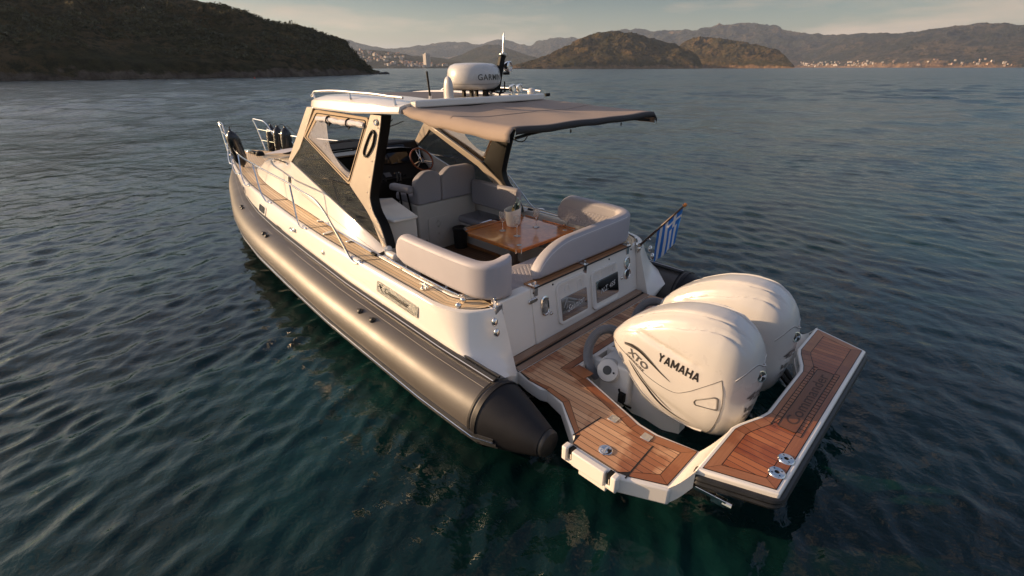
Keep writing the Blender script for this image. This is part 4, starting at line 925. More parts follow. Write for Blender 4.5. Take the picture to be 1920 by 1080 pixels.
# forward starboard quilted backrest
b = MB(); b.box((1.045, 2.52, 1.25), (.11, 1.06, .40)); fb = b.build('forward_backrest', 'vinyl', boat, bevel=.05, seg=4)
b = MB(); b.grid([[(.986, 3.02-1.0*i/8, 1.08+.33*j/3) for j in range(4)] for i in range(9)], [[(i/8, .33*j/3) for j in range(4)] for i in range(9)]); b.build('quilted_panel', 'quilt', fb)
# settee bases and cushions
def cushion(c, d, name, m='vinyl', r=.045, rot=None, par=boat):
    b = MB(); b.box(c, d, rot); return b.build(name, m, par, bevel=r, seg=4)
b = MB(); b.box((.22, .51, .60), (1.66, .62, .36)); b.build('settee_base', 'gel2', boat, bevel=.03, seg=3)
b = MB(); b.box((.985, 1.85, .60), (.44, 2.5, .36)); st = b.build('settee_base', 'gel2', boat, bevel=.03, seg=3)
for c_, d_ in (((.755, 1.9, .440), (.024, 2.3, .045)), ((.05, .832, .440), (1.3, .024, .045))):
    b = MB(); b.box(c_, d_); b.build('settee_trim', 'woodtrim', st)
cushion((1.0, 2.80, .83), (.50, .72, .11), 'seat_cushion'); cq = MB(); cq.grid([[(.80+.34*i/4, 2.52+.56*j/6, .8875) for j in range(7)] for i in range(5)], [[(.34*i/4, .56*j/6) for j in range(7)] for i in range(5)]); cq.build('quilted_panel', 'quilt', boat)
cushion((.99, 1.6, .82), (.44, 1.3, .10), 'seat_cushion')
ac = cushion((.19, .545, .86), (1.80, .72, .14), 'seat_cushion', r=.06)
cq = MB(); cq.grid([[(-.56+1.3*i/10, .34+.42*j/4, .9315) for j in range(5)] for i in range(11)], [[(1.3*i/10, .42*j/4) for j in range(5)] for i in range(11)]); cq.build('quilted_panel', 'quilt', ac)
b = MB(); b.lathe([(.0, 0), (.16, .0), (.16, .012), (.15, .016), (0, .016)], (-.60, .80, .421), (0, 0, 1), 26); b.build('floor_socket', 'gel2', boat)
# --- folding table on a steel pedestal
tb = thing_part('cockpit_table', boat); TZ = 1.045
t = MB(); q = rrect(1.12, 1.00, .06, 5); t.prism([(.53+a, 1.475+c, TZ-.052) for a, c in q], (0, 0, .05)); top = t.build('table_top', 'wood', tb, bevel=.012, seg=3)
e = MB()
for dz in (-.026,): e.tube([(.53+a*1.002, 1.475+c*1.002, TZ+dz) for a, c in q], .0022, 4, closed=True)
e.build('leaf_seam', 'caulk', tb)
e = MB(); 
for x0, y0, x1, y1 in ((-.02, 1.995, 1.08, 1.995), (1.105, 1.01, 1.105, 1.60), (1.105, 1.70, 1.105, 1.94)): e.tube([(x0, y0-.012, TZ+.006), (x1, y1-.012, TZ+.006)], .011, 7)
e.build('fiddle_rail', 'wood', tb)
for x, y in ((.98, 1.07), (.10, 1.09)):
    e = MB(); e.lathe([(.032, 0), (.03, .004), (.008, .004), (0, .002)], (x, y, TZ), (0, 0, 1), 18)
    e.build('table_fitting', 'brush', tb)
for (x, y) in ((-.03, 1.02), (.02, .975)):
    e = MB(); e.tube([(x, y, TZ+.0), (x-.004, y-.004, TZ-.06)], .006, 6)
    e.build('corner_clip', 'chrome', tb)
e = MB(); e.tube(fillet([Vector(p) for p in ((.06, 2.03, TZ-.03), (.12, 2.20, TZ-.03), (.68, 2.20, TZ-.03), (.74, 2.03, TZ-.03))], .05, 4), .016, 6); e.build('table_rail', 'chrome', tb)
e = MB(); e.box((.40, 2.10, TZ-.04), (.56, .16, .02)); e.build('table_tray', 'wood', tb, bevel=.006)
e = MB(); e.lathe([(.058, .0), (.058, .5)], (.53, 1.60, .44), (0, 0, 1), 22); ped = e.build('pedestal', 'brush', tb, smooth=50)
e = MB(); e.lathe([(.0, 0), (.13, .0), (.13, .012), (.085, .02), (.085, .07), (.06, .08), (.06, .10)], (.53, 1.60, .42), (0, 0, 1), 24); e.build('pedestal_collar', 'black', tb)
e = MB(); e.lathe([(.06, 0), (.09, .03), (.10, .10), (0, .10)], (.53, 1.60, .90), (0, 0, 1), 20); e.build('pedestal_collar', 'black', tb)
e = MB(); e.lathe([(.045, 0), (.05, .015), (.03, .02), (0, .01)], (.741, 1.28, .62), (-1, 0, 0), 18); e.lathe([(.02, .016), (0, .02)], (.741, 1.28, .62), (-1, 0, 0), 12, mi=1); e.build('settee_socket', ['chrome', 'blue'], boat)
# --- helm seat module, wet bar, dash
b = MB(); b.box((.555, 3.35, .80), (1.15, .5, .78)); hm_ = b.build('helm_seat_base', 'gel2', boat, bevel=.02)
b = MB(); q = rrect(.41, .44, .05, 5); b.grid([[(.35+a, 3.10, .74+c) for a, c in q], [(.35+a, 3.085, .74+c) for a, c in q], [(.35+a*.93, 3.082, .74+c*.93) for a, c in q]], cv=True); b.poly([(.35+a*.93, 3.084, .74+c*.93) for a, c in q]); lk = b.build('helm_locker', 'gel2', hm_, smooth=40)
for z in (.64, .85):
    b = MB(); b.tube([(.33+a, 3.078, z+c) for a, c in ((-.05, 0), (0, .055), (.05, 0), (0, -.055))], .006, 5, closed=True); b.build('locker_pull', 'gel2', hm_)
b = MB(); b.lathe([(.02, 0), (.015, .02), (0, .022)], (.09, 3.10, .62), (0, -1, 0), 12); b.build('locker_knob', 'chrome', hm_)
for x0, x1, zt_ in ((-.03, .42, 1.66), (.43, 1.12, 1.67)):
    b = MB(); out = [Vector((x0, 0, 1.20)), Vector((x1, 0, 1.20)), Vector((x1, 0, zt_-.05)), Vector((x1-.1, 0, zt_+.015)), Vector((x0+.18, 0, zt_+.02)), Vector((x0+.06, 0, zt_-.05 if x0 > .3 else zt_-.05)), Vector((x0, 0, zt_-.12))]
    out = fillet(out+out[:1], .05, 4)[:-1]; b.prism([(p.x, 3.06, p.z) for p in out], (0, .14, 0)); b.build('helm_backrest', 'vinyl', hm_, bevel=.03, seg=3)
    cushion(((x0+x1)/2, 3.45, 1.25), (x1-x0-.01, .48, .13), 'helm_cushion', par=hm_)
cushion((-.10, 3.36, 1.43), (.46, .13, .11), 'helm_armrest', r=.045, rot=Matrix.Rotation(math.radians(98), 4, 'Z'), par=hm_)
b = MB(); b.tube([(-.06, 3.50, 1.40), (-.03, 3.52, 1.2), (-.02, 3.5, .42)], .016, 6); b.build('armrest_frame', 'black', hm_)
b = MB(); b.tube([(-.07, 3.28, 1.40), (-.05, 3.26, 1.2), (-.02, 3.24, .9)], .016, 6); b.build('armrest_frame', 'black', hm_)
b = MB(); b.prism([(-1.06, 2.32, .42), (-.66, 2.19, .42), (-.38, 3.20, .42), (-.60, 3.34, .42), (-1.06, 3.34, .42)], (0, 0, .90)); wb = b.build('wet_bar', 'gel2', boat, bevel=.015)
b = MB(); b.prism([(-1.03, 2.37, 1.325), (-.98, 2.20, 1.325), (-.645, 2.17, 1.325), (-.36, 3.21, 1.325), (-.59, 3.355, 1.325), (-1.03, 3.355, 1.325)], (0, 0, .035)); b.build('wet_bar_lid', 'gel', wb, bevel=.012, seg=3)
b = MB(); b.tube([(-.655, 2.20, .86), (-.53, 2.63, .86), (-.53, 2.63, .55)], .003, 4); b.build('wet_bar_seam', 'grey', wb)
b = MB(); b.tube([(-1.19, 2.04, 1.02), (-1.2, 2.04, 1.12)], .05, 10); b.box((-1.22, 1.93, 1.03), (.09, .22, .10)); b.build('arch_shoe', 'gel', boat, bevel=.03, seg=3)
# dash: sloping black console across the starboard side, black companionway to port
da = MB(); A = [(4.15, 1.22), (4.20, 1.36), (4.40, 1.50), (4.66, 1.88), (4.72, 1.90), (4.74, .5), (4.2, .5)]
da.prism([(-.12, y, z) for y, z in A], (1.24, 0, 0)); da.prism([(1.06, 4.70, 1.86), (.9, 4.92, 1.875), (.5, 5.12, 1.88), (0, 5.18, 1.88), (-.5, 5.12, 1.88), (-.9, 4.92, 1.875), (-1.02, 4.68, 1.86)], (0, 0, .03)); dash = da.build('dashboard', 'dash', boat, bevel=.02)
b = MB(); b.box((-.60, 4.50, 1.20), (.94, .30, 1.20)); b.build('companionway', 'dash', boat, bevel=.03)
b = MB(); b.prism([(-1.02, 4.35, 1.815), (-.14, 4.35, 1.815), (-.14, 4.68, 1.84), (-1.0, 4.66, 1.83)], (0, 0, .02)); b.lathe([(.03, 0), (.03, .01), (0, .02)], (-.85, 4.45, 1.87), (0, 0, 1), 10, mi=1); b.build('companionway_hatch', ['screen', 'brush'], boat)
def DP(x, t, o=0):      # point on the sloping instrument face
    a, c = Vector((x, 4.40, 1.50)), Vector((x, 4.66, 1.88)); n_ = Vector((0, -.825, .565)); return lerp(a, c, t)+n_*o
for x, t, w, h, m in ((.02, .55, .22, .28, 'screen'), (.30, .55, .22, .30, 'screen'), (.62, .55, .40, .34, 'screen')):
    b = MB(); b.prism([DP(x+a*w/2, t+c*h/.92, .002) for a, c in ((-1, -1), (1, -1), (1, 1), (-1, 1))], tuple(DP(0, 0, .016)-DP(0, 0, .002))); b.build('instrument_display', m, dash, bevel=.006)
def DL(x, t, o=0):
    a, c = Vector((x, 4.20, 1.36)), Vector((x, 4.40, 1.50)); n_ = Vector((0, -.57, .82)); return lerp(a, c, t)+n_*o
for x, t, r in ((-.02, .55, .035), (.10, .55, .03), (.0, .15, .016), (.06, .15, .016), (.12, .15, .016), (.50, .3, .018), (.56, .3, .018)):
    b = MB(); b.lathe([(r, 0), (r, .012), (r*.82, .014), (r*.8, .008), (0, .008)], DL(x, t), (0, -.57, .82), 16); b.build('gauge', 'brush' if r > .03 else 'black', dash)
b = MB(); b.prism([DL(.25+a*.06, .55+c*.2, .002) for a, c in ((-1, -1), (1, -1), (1, 1), (-1, 1))], tuple(DL(0, 0, .012)-DL(0, 0, 0))); b.build('switch_panel', 'grey', dash)
b = MB(); b.box(DL(.28, .1, .01), (.22, .03, .02)); b.build('switch_row', 'black', dash)
th_ = MB(); p = Vector((.28, 4.02, 1.36)); th_.box(p, (.06, .10, .06)); th_.tube([p+Vector((-.03, 0, .02)), p+Vector((-.04, -.03, .16)), p+Vector((-.12, -.05, .17))], .012, 6, mi=1); th_.tube([p+Vector((.03, 0, .02)), p+Vector((.02, -.03, .16)), p+Vector((-.02, -.05, .17))], .012, 6, mi=1); th_.build('throttle_lever', ['black', 'chrome'], dash)
sw = thing_part('steering_wheel', boat); wc = Vector((.80, 4.08, 1.66)); wax = Vector((0, -.80, .60)).normalized(); wq = Vector((0, 0, 1)).rotation_difference(wax)
b = MB(); b.tube([wc+wq @ Vector((.205*math.cos(a), .205*math.sin(a), 0)) for a in np.linspace(0, 2*math.pi, 41)[:-1]], .0155, 8, closed=True); b.build('wheel_rim', 'wheelwood', sw, smooth=60)
b = MB()
for a in (90+12, 90-12, 210-10, 210+10, 330-10, 330+10):
    a = math.radians(a); b.tube([wc+wq @ Vector((.03*math.cos(a), .03*math.sin(a), -.03)), wc+wq @ Vector((.20*math.cos(a), .20*math.sin(a), 0))], .010, 6)
b.build('wheel_spoke', 'chrome', sw)
b = MB(); b.lathe([(.055, -.03), (.05, -.01), (.03, .0), (0, .002)], wc, wax, 20); b.tube([wc-wax*.03, wc-wax*.25], .03, 8); b.build('wheel_hub', 'chrome', sw)
# --- sun pad, grab rails and foredeck gear
b = MB(); P = []; UV = []
def tz(x, y):
    xs, zs, zc = [float(np.interp(y, [q[0] for q in T_TR], [q[k] for q in T_TR])) for k in (1, 2, 3)]; return zc-(zc-zs)*.8*min(1, abs(x)/xs)**2.2
for i in range(17):
    y = 5.3+2.1*i/16; hw = lerp(.84, .60, i/16); row = []; ur = []
    for j in range(15):
        x = -hw+2*hw*j/14; ed = min(i, 16-i, j, 14-j); z = tz(x, y)+(.15+.02*(1-i/16))+.012*math.sin(i*2.1)*(0<i<16)*0*(0 if ed == 0 else .8 if ed == 1 else 1)
        row.append((x, y, z)); ur.append((x, y))
    P.append(row); UV.append(ur)
b.grid(P, UV); b.build('sun_pad', 'vinyl', boat, smooth=60)
def foredeck_rail(s):
    b = MB(); X = s*.80
    pts = [Vector((s*q, y, z)) for q, y, z in ((.66, 6.75, 1.40), (.66, 6.75, 1.52), (.72, 6.3, 1.56), (.84, 5.7, 1.60), (.88, 5.55, 1.59), (.88, 5.55, 1.50))]
    b.tube(fillet(pts, .04, 4), .014, 7); b.tube([(s*.72, 6.3, 1.56), (s*.71, 6.3, 1.45)], .013, 6); b.build('grab_rail', 'chrome', boat)
sides(foredeck_rail)
b = MB(); b.lathe([(.10, 0), (.10, .04), (.075, .09), (.03, .11), (0, .11)], (0, 9.5, zd(9.5)+.02), (0, 0, 1), 18); b.box((.0, 9.9, zd(9.5)+.05), (.12, .34, .06)); b.build('anchor_windlass', 'black', boat, bevel=.015)
b = MB(); b.box((-.0, 10.3, zd(9.5)+.04), (.14, .4, .05)); b.build('anchor_roller', 'chrome', boat, bevel=.01)
def cleat(x, y, z, rz, m='chrome', L=.13):
    b = MB(); R = Matrix.Rotation(rz, 4, 'Z'); d = R @ Vector((1, 0, 0))
    b.lathe([(.045, 0), (.045, .006), (.0, .01)], (x, y, z), (0, 0, 1), 14)
    for q in (-.035, .035): b.tube([Vector((x, y, z))+d*q, Vector((x, y, z+.04))+d*q], .011, 7)
    b.tube([Vector((x, y, z+.035))-d*L/2*1.2, Vector((x, y, z+.045))-d*L/4, Vector((x, y, z+.045))+d*L/4, Vector((x, y, z+.035))+d*L/2*1.2], [.009, .013, .013, .009], 8)
    b.build('mooring_cleat', m, boat)
for s in (-1, 1):
    cleat(s*1.475, .92, zd(.9)+.008, math.pi/2); cleat(s*.62, 9.2, zd(9)+.01, math.pi/2)
    for dx, dy in ((-.055, -.03), (.055, .03)):
        b = MB(); b.ball((s*1.44+dx, .375+dy, 1.035), .032, 10, (1, 1, .9)); b.tube([(s*1.44+dx, .375+dy, 1.0), (s*1.44+dx, .375+dy, 1.03)], .018, 8)
        b.build('mooring_bollard', 'chrome', boat)
    b = MB(); b.lathe([(.03, 0), (.03, .008), (0, .01)], (s*1.64, 1.0, .78), (s, 0, .1), 12); b.build('side_stud', 'chrome', HULL)
    q = hull_pt(4.05, .38); b = MB(); b.box((s*-q.x+s*.012, q.y, q.z), (.02, .16, .05)); b.tube([(s*(-q.x+.03), q.y+.06, q.z), (s*(-q.x+.045), q.y, q.z+.01), (s*(-q.x+.03), q.y-.08, q.z-.01)], .012, 6); b.build('side_cleat', 'chrome', HULL, bevel=.004)
    q = hull_pt(2.98, .45); b = MB(); b.lathe([(.028, 0), (.028, .012), (.015, .02), (0, .02)], (s*-q.x, q.y, q.z), (s, 0, .1), 14); b.build('side_vent', 'chrome', HULL)
    for (x, y, rz) in ((1.40, 3.2, .3), (1.32, 2.72, .2), (1.22, 3.75, -.9)):
        b = MB(); R = Matrix.Rotation(rz*-s, 4, 'Z')
        b.prism([Vector((s*x, y, zd(y)+.010))+R @ Vector((a, c, 0)) for a, c in rrect(.15, .07, .03, 4)], (0, 0, .014)); b.build('deck_plate', 'brush', boat, bevel=.005)
    b = MB(); b.tube([(s*(xi(y)+.012), y, zd(y)+.03) for y in np.linspace(3.6, 2.12, 8)], .012, 7); b.tube([(s*(xi(2.12)+.012), 2.12, zd(2.1)+.03), (s*(xi(2.05)+.012), 2.03, zd(2)+.028)], .02, 7, mi=1); b.build('sheet_track', ['chrome', 'black'], boat)
    b = MB(); b.tube([(s*(xi(y)-.015), y, zd(y)+.045) for y in np.linspace(1.9, .7, 9)]+[(s*1.37, .5, 1.045), (s*1.28, .42, 1.045), (s*1.20, .40, 1.04)], .0125, 7); b.build('coaming_rail', 'chrome', boat)
    b = MB(); b.lathe([(.012, 0), (.008, .008), (0, .009)], (s*1.585, .33, .88), (s*.9, -.4, 0), 8); b.build('hull_screw', 'black', HULL)
# side rail, stanchions and pulpit
def rails(s):
    g = lambda L: [Vector((s*x, y, z)) for x, y, z in L]
    top = [(.47, 10.05, 1.70), (.58, 9.6, 1.63)]+[(xh(y)-.02-.04*(y > 8), y, 1.61) for y in (9.1, 8.4, 7.6, 6.8, 6.0, 5.0, 4.0)]+[(1.553, 3.35, 1.605), (1.562, 3.1, 1.585), (1.57, 2.93, 1.54), (1.575, 2.76, 1.45), (1.58, 2.6, 1.32), (1.585, 2.45, 1.20), (1.59, 2.32, 1.085), (1.60, 2.24, 1.03), (1.605, 2.14, 1.00), (1.60, 2.06, 1.005)]
    b = MB(); b.tube(cr_spline(g(top), 4), .0145, 8); rl = b.build('side_rail', 'chrome', boat)
    for (yt, yf, zt) in ((4.02, 3.66, 1.60), (6.0, 5.28, 1.60), (7.3, 6.72, 1.60), (8.5, 7.85, 1.60), (9.35, 9.0, 1.60)):
        b = MB(); xt, xf = xh(yt)-.02, xh(yf)+.005; zf = zd(yf)-.01
        b.tube(fillet(g([(xt, yt, zt), (lerp(xt, xf, .9)+.004, lerp(yt, yf, .62)+.06, zf+.10), (xf+.01, yf+.12, zf+.0), (xf, yf, zf)]), .10, 5), .0125, 7)
        b.ball(g([(xf-.01, yf-.03, zf+.012)])[0], .028, 8, (1, 1.6, .6)); b.build('stanchion', 'chrome', rl)
    b = MB(); xf = 1.60; b.ball(g([(xf-.02, 2.03, 1.035)])[0], .035, 8, (1, 1.6, .5)); b.build('stanchion_foot', 'chrome', rl)
    loop = [(.43, 10.33, 1.17), (.40, 10.60, 1.80), (.385, 10.70, 1.90), (.40, 10.62, 1.915), (.46, 10.18, 1.89), (.49, 10.03, 1.80), (.56, 9.66, 1.28), (.58, 9.58, 1.17)]
    b = MB(); b.tube(fillet(g(loop), .06, 4), .0145, 8)
    b.tube(g([(.405, 10.56, 1.68), (.50, 9.97, 1.66)]), .012, 7); b.tube(g([(.42, 10.42, 1.42), (.545, 9.76, 1.40)]), .012, 7); b.tube(g([(.545, 9.76, 1.42), (.86, 8.45, 1.43)]), .012, 7)
    b.box(g([(.43, 10.30, 1.18)])[0], (.05, .12, .02)); b.build('bow_pulpit', 'chrome', boat)
sides(rails)
b = MB(); b.tube([(-.385, 10.60, 1.66), (0, 10.62, 1.63), (.40, 10.56, 1.68)], .005, 5); b.build('bow_line', 'rope', boat)
# maker's plate on the topsides (port and starboard)
def nameplate(s):
    def fn(a, c, o=0):      # a along aft 0..1, c 0..1 up
        y = 1.60-.80*a; z0 = lerp(.822, .778, a); z = z0+.125*c; v = (zd(y)-z)/(zd(y)-lerp(ip(y, T_ZJ), .59, .5)); q = hull_pt(max(y, 1.05), v)
        if y < 1.05: q = Vector((q.x-.004*(1.05-y), y, z))
        q.y = y; q.z = z; return Vector((s*(-q.x+.006+o), q.y, q.z))
    b = MB(); o = rrect(1, 1, .1, 4); o = [(a*.985+.5 if 0 else a+.5, c+.5) for a, c in [(x*1.0, y_) for x, y_ in rrect(1.0, 1.0, .12, 4)]]
    b.grid([[fn(a, c, -.006) for a, c in o], [fn(a, c, .003) for a, c in o]], cv=True)
    nseg = 10
    b.grid([[fn(.012+.976*i/nseg, c, .003) for c in (.02, .5, .98)] for i in range(nseg+1)]); pl = b.build('name_plate', 'platesteel', HULL, smooth=30)
    t = MB(); f2 = (lambda s_, t_: fn(.21+s_, .32+t_, .0055)) if s < 0 else (lambda s_, t_: fn(.79-s_, .32+t_, .0055))
    put_text(t, 'Commander', f2, .58, .48, bold=.012); t.build('plate_lettering', 'decal', pl, smooth=0)
    t = MB()
    for k in range(5): 
        a0 = .10+.04*math.cos(.5+k*.6); 
        t.tube([fn(.11 if s < 0 else .89, .45, .005), fn((.11-.075*math.cos(.2+k*.62)) if s < 0 else (.89+.075*math.cos(.2+k*.62)), .45+.42*math.sin(.3+k*.55)*(1 if k < 4 else -1), .005)], .0028, 4)
    t.build('plate_star', 'decal', pl)
sides(nameplate)

# --- gear on the hardtop
Z0 = 2.77
rd = thing_part('radar_dome', boat); rc = Vector((.05, 1.80, 0))
b = MB(); b.lathe([(.0, .0), (.24, .0), (.285, .03), (.305, .055), (.318, .10), (.312, .16), (.300, .215), (.275, .250), (.22, .272), (.12, .280), (0, .282)], (rc.x, rc.y, 2.845), (0, 0, 1), 44); b.build('dome_shell', 'cowl', rd, smooth=60)
b = MB(); b.lathe([(.3065, 0), (.3075, .004)], (rc.x, rc.y, 2.902), (0, 0, 1), 44); b.build('dome_seam', 'grey', rd)
t = MB(); Rr = .317
def radt(s_, t_):
    a = math.radians(-92)+(s_-.17)/Rr; r = Rr-.004+.0+.005*(1-t_/.07); return Vector((rc.x+.028+(r+.004)*math.cos(a)*.985-.028, rc.y+(r+.004)*math.sin(a), 2.945+t_))
put_text(t, 'GARMIN', lambda s_, t_: Vector((rc.x+(.3205-.07*t_)*math.cos(math.radians(-92)+(s_-.17)/Rr), rc.y+(.3205-.07*t_)*math.sin(math.radians(-92)+(s_-.17)/Rr), 2.945+t_)), .34, .062, bold=.004, fine=.08, spacing=1.08); t.build('dome_lettering', 'decal', rd, smooth=0)
b = MB()
for dx, dy in ((-.13, -.10), (.05, -.16), (.12, -.05), (-.06, .12), (.14, .12)): b.box((rc.x+dx, rc.y+dy, 2.79), (.035, .035, .13))
b.box((rc.x, rc.y, 2.838), (.36, .34, .012)); b.build('dome_bracket', 'black', rd)
for dx in (-.2, .0):
    b = MB(); b.tube([(rc.x+dx, rc.y-.22, 2.85), (rc.x+dx, rc.y-.22, 2.80)], .006, 5); b.build('dome_cable', 'black', rd)
b = MB(); b.tube([(-.70, 1.66, Z0), (-.70, 1.66, Z0+.03)], .016, 8, mi=1); b.tube([(-.70, 1.66, Z0+.02), (-.715, 1.67, Z0+.27)], .011, 7); b.build('whip_antenna', ['black', 'cowl'], boat)
b = MB(); P = []
for k in range(13):
    t = k/12; h = .235*t; w = .055*(1-t**3.2)**.5+.001; P.append([(-.475+w*math.cos(a)*.8, 1.625+w*1.25*math.sin(a), Z0-.01+h) for a in np.linspace(0, 2*math.pi, 15)[:-1]])
b.grid(P, cv=True); b.poly(P[0]); b.build('fin_antenna', 'cowl', boat, smooth=60)
ms = thing_part('signal_mast', boat)
b = MB(); b.prism([(.20, 1.60, 2.84), (.29, 1.60, 2.84), (.375, 1.60, 3.16), (.40, 1.60, 3.20), (.31, 1.60, 3.20), (.30, 1.60, 3.16)], (0, .05, 0)); b.box((.30, 1.63, 2.835), (.22, .12, .02)); b.tube([(.10, 1.63, 2.83), (.12, 1.63, Z0)], .014, 6); b.tube([(.34, 1.63, 2.83), (.30, 1.63, Z0)], .014, 6); b.build('mast_post', 'black', ms, bevel=.008)
b = MB(); b.lathe([(.03, .0), (.05, .012), (.05, .022), (.015, .03), (.012, .05), (.014, .12), (.010, .21), (.005, .24), (0, .26)], (.365, 1.625, 3.20), (.06, 0, 1), 14); b.build('mast_light', 'brush', ms, smooth=50)
b = MB(); b.lathe([(.04, -.05), (.058, -.02), (.062, .02), (.05, .028), (.048, .014), (.0, .014)], (.425, 1.60, 3.085), (.25, -1, .0), 22); b.build('horn_light', 'chrome', ms, smooth=40); b = MB(); b.box((.43, 1.64, 3.01), (.07, .05, .03)); b.build('light_bracket', 'black', ms, bevel=.006)
for k, (x, y, r) in enumerate(((.50, 1.60, .048), (.615, 1.60, .048), (.24, 1.72, .055), (.34, 1.80, .05))):
    b = MB(); b.lathe([(.02, -.05), (r*.8, -.035), (r, .0), (r, .02), (r*.84, .022), (r*.8, .012), (0, .010)], (x, y, Z0+.075), (.1, -1, .05), 20); b.tube([(x, y+.01, Z0+.07), (x, y+.01, Z0)], .012, 6); b.box((x, y+.01, Z0+.005), (.06, .05, .012)); b.build('deck_floodlight', 'chrome', boat, smooth=40)
b = MB(); b.lathe([(.05, 0), (.055, .02), (.05, .055), (.03, .075), (0, .08)], (.86, 1.62, Z0-.01), (0, 0, 1), 20); b.build('satellite_puck', 'cowl', boat, smooth=50)
b = MB(); b.tube(cr_spline([(.18, 1.64, 2.83), (.26, 1.60, 2.80), (.36, 1.60, 2.81), (.38, 1.62, 2.84), (.40, 1.64, 2.92)], 6), .009, 6); b.build('mast_cable', 'black', ms)
b = MB(); b.tube([(1.13, 1.62, 2.745), (1.19, 1.60, 2.75)], .02, 8); b.build('rail_end', 'black', hard)

# ================================================================== loose things
# ensign on its staff
fl = thing('ensign', 'blue and white striped flag with a cross hanging from a slanted wooden staff', 'flag', (1.205, .045, 1.015))
base = Vector((1.205, .045, 1.015)); tipp = Vector((1.385, -.40, 1.60))-base; dirp = tipp.normalized()
b = MB(); b.tube([Vector((0, 0, 0))-dirp*.03, tipp*.5, tipp], [.016, .015, .011], 10); b.build('staff', 'polewood', fl)
b = MB(); b.ball(tipp, .021, 10); b.lathe([(.024, -.005), (.024, .005)], tipp-dirp*.02, dirp, 12); b.build('finial', 'wood', fl)
b = MB(); b.lathe([(.02, -.03), (.024, .03)], (0, 0, 0), dirp, 12); b.ball((0, 0, -.03), .03, 8); b.lathe([(.028, 0), (.02, .02)], (0, 0, -.05), (0, -1, .2), 10); b.build('staff_socket', 'chrome', fl)
b = MB(); b.tube([tipp*.22, tipp*.22+Vector((.01, -.02, -.03))], .006, 6); b.tube([tipp*.22+Vector((-.03, 0, -.02)), tipp*.22+Vector((.04, -.02, -.03))], .005, 6); b.build('halyard_cleat', 'chrome', fl)
NU_, NV_ = 27, 36; h0, h1 = tipp*.955-Vector((0, 0, .02)), tipp*.42-Vector((0, 0, .012)); b = MB(); P = []
for i in range(NU_+1):         # i along the fly, j along the hoist from the top
    row = []; t = i/NU_
    for j in range(NV_+1):
        v = j/NV_; p = lerp(h0, h1, v); L = .47*(1-.06*v)
        side = Vector((.62, .78, 0)); pinch = Vector((-.02, -.02, 0))
        q = p+Vector((0, 0, -1))*L*t*(1-.02*t); cen = lerp(h0, h1, .5)+Vector((0, 0, -L*t))
        q = q+Vector((cen.x-p.x, cen.y-p.y, 0))*(.10*t)+side*(.020*math.sin(v*7.5+t*1.5)*min(1, t*1.6)+.007*math.sin(v*15+2)*t)
        q += Vector((.02*t, .02*t, .02*math.sin(v*6)*t)); row.append(q)
    P.append(row)
b.grid(P)
for k in range(len(b.f)):
    i, j = divmod(k, NV_); si = j*9//NV_; fx = i/NU_*13.5; fy = j/NV_*9
    blue = si % 2 == 0
    if fx < 5 and fy < 5: blue = not (2 <= fx < 3 or 2 <= fy < 3)
    b.mi[k] = 0 if blue else 1
b.build('cloth', ['fblue', 'fwhite'], fl, smooth=60)
# ice bucket with two bottles, three glasses, bin
bu = MB(); P = []; n = 32
for r, z, tl in ((.0, .0, 0), (.075, .0, 0), (.085, .01, 0), (.095, .06, 0), (.108, .13, .0), (.116, .20, .5), (.120, .25, 1), (.114, .252, 1), (.108, .20, .5), (.09, .07, 0), (.0, .05, 0)):
    P.append([(r*math.cos(2*math.pi*k/n), r*math.sin(2*math.pi*k/n), z+tl*(.030*math.cos(2*math.pi*k/n+.4))) for k in range(n)])
bu.grid(P, cv=True); tag(bu.build('ice_bucket', 'bucket', None, smooth=45, loc=(.62, 1.72, TZ+.001)), 'cream ice bucket holding two bottles on the wooden table', 'ice bucket')
cap_t = MB(); 
put_text(cap_t, 'MOMENTS', lambda s_, t_: Vector((.1115*math.cos(math.radians(-128)+(s_-.09)/.11), .1115*math.sin(math.radians(-128)+(s_-.09)/.11), .168+t_)), .20, .012, fine=.1) if 0 else None
def bottle(loc, tilt, az, label):
    R = (Matrix.Rotation(az, 4, 'Z') @ Matrix.Rotation(tilt, 4, 'Y')).to_euler()
    t = thing('wine_bottle', label, 'bottle', loc, 'wine bottles in the ice bucket', R)
    b = MB(); b.lathe([(0, 0), (.036, .0), (.0375, .01), (.0375, .17), (.034, .20), (.018, .235), (.0145, .25), (.0145, .27)], (0, 0, 0), (0, 0, 1), 22); b.build('glass_body', 'bottle', t, smooth=50)
    b = MB(); b.lathe([(.0152, .245), (.0158, .30), (.0165, .302), (.0165, .315), (0, .316)], (0, 0, 0), (0, 0, 1), 18); b.build('foil_cap', 'foil', t, smooth=50)
    b = MB(); b.grid([[(.0380*math.cos(a), .0380*math.sin(a), z) for z in (.115, .165)] for a in np.linspace(math.pi*.55, math.pi*1.45, 13)]); b.build('paper_label', 'label', t)
bottle((.575, 1.695, TZ+.075), .42, math.radians(-25), 'green wine bottle leaning lowest in the ice bucket, nearer the camera')
bottle((.635, 1.75, TZ+.090), .26, math.radians(-55), 'green wine bottle standing more upright in the ice bucket, behind the other bottle')
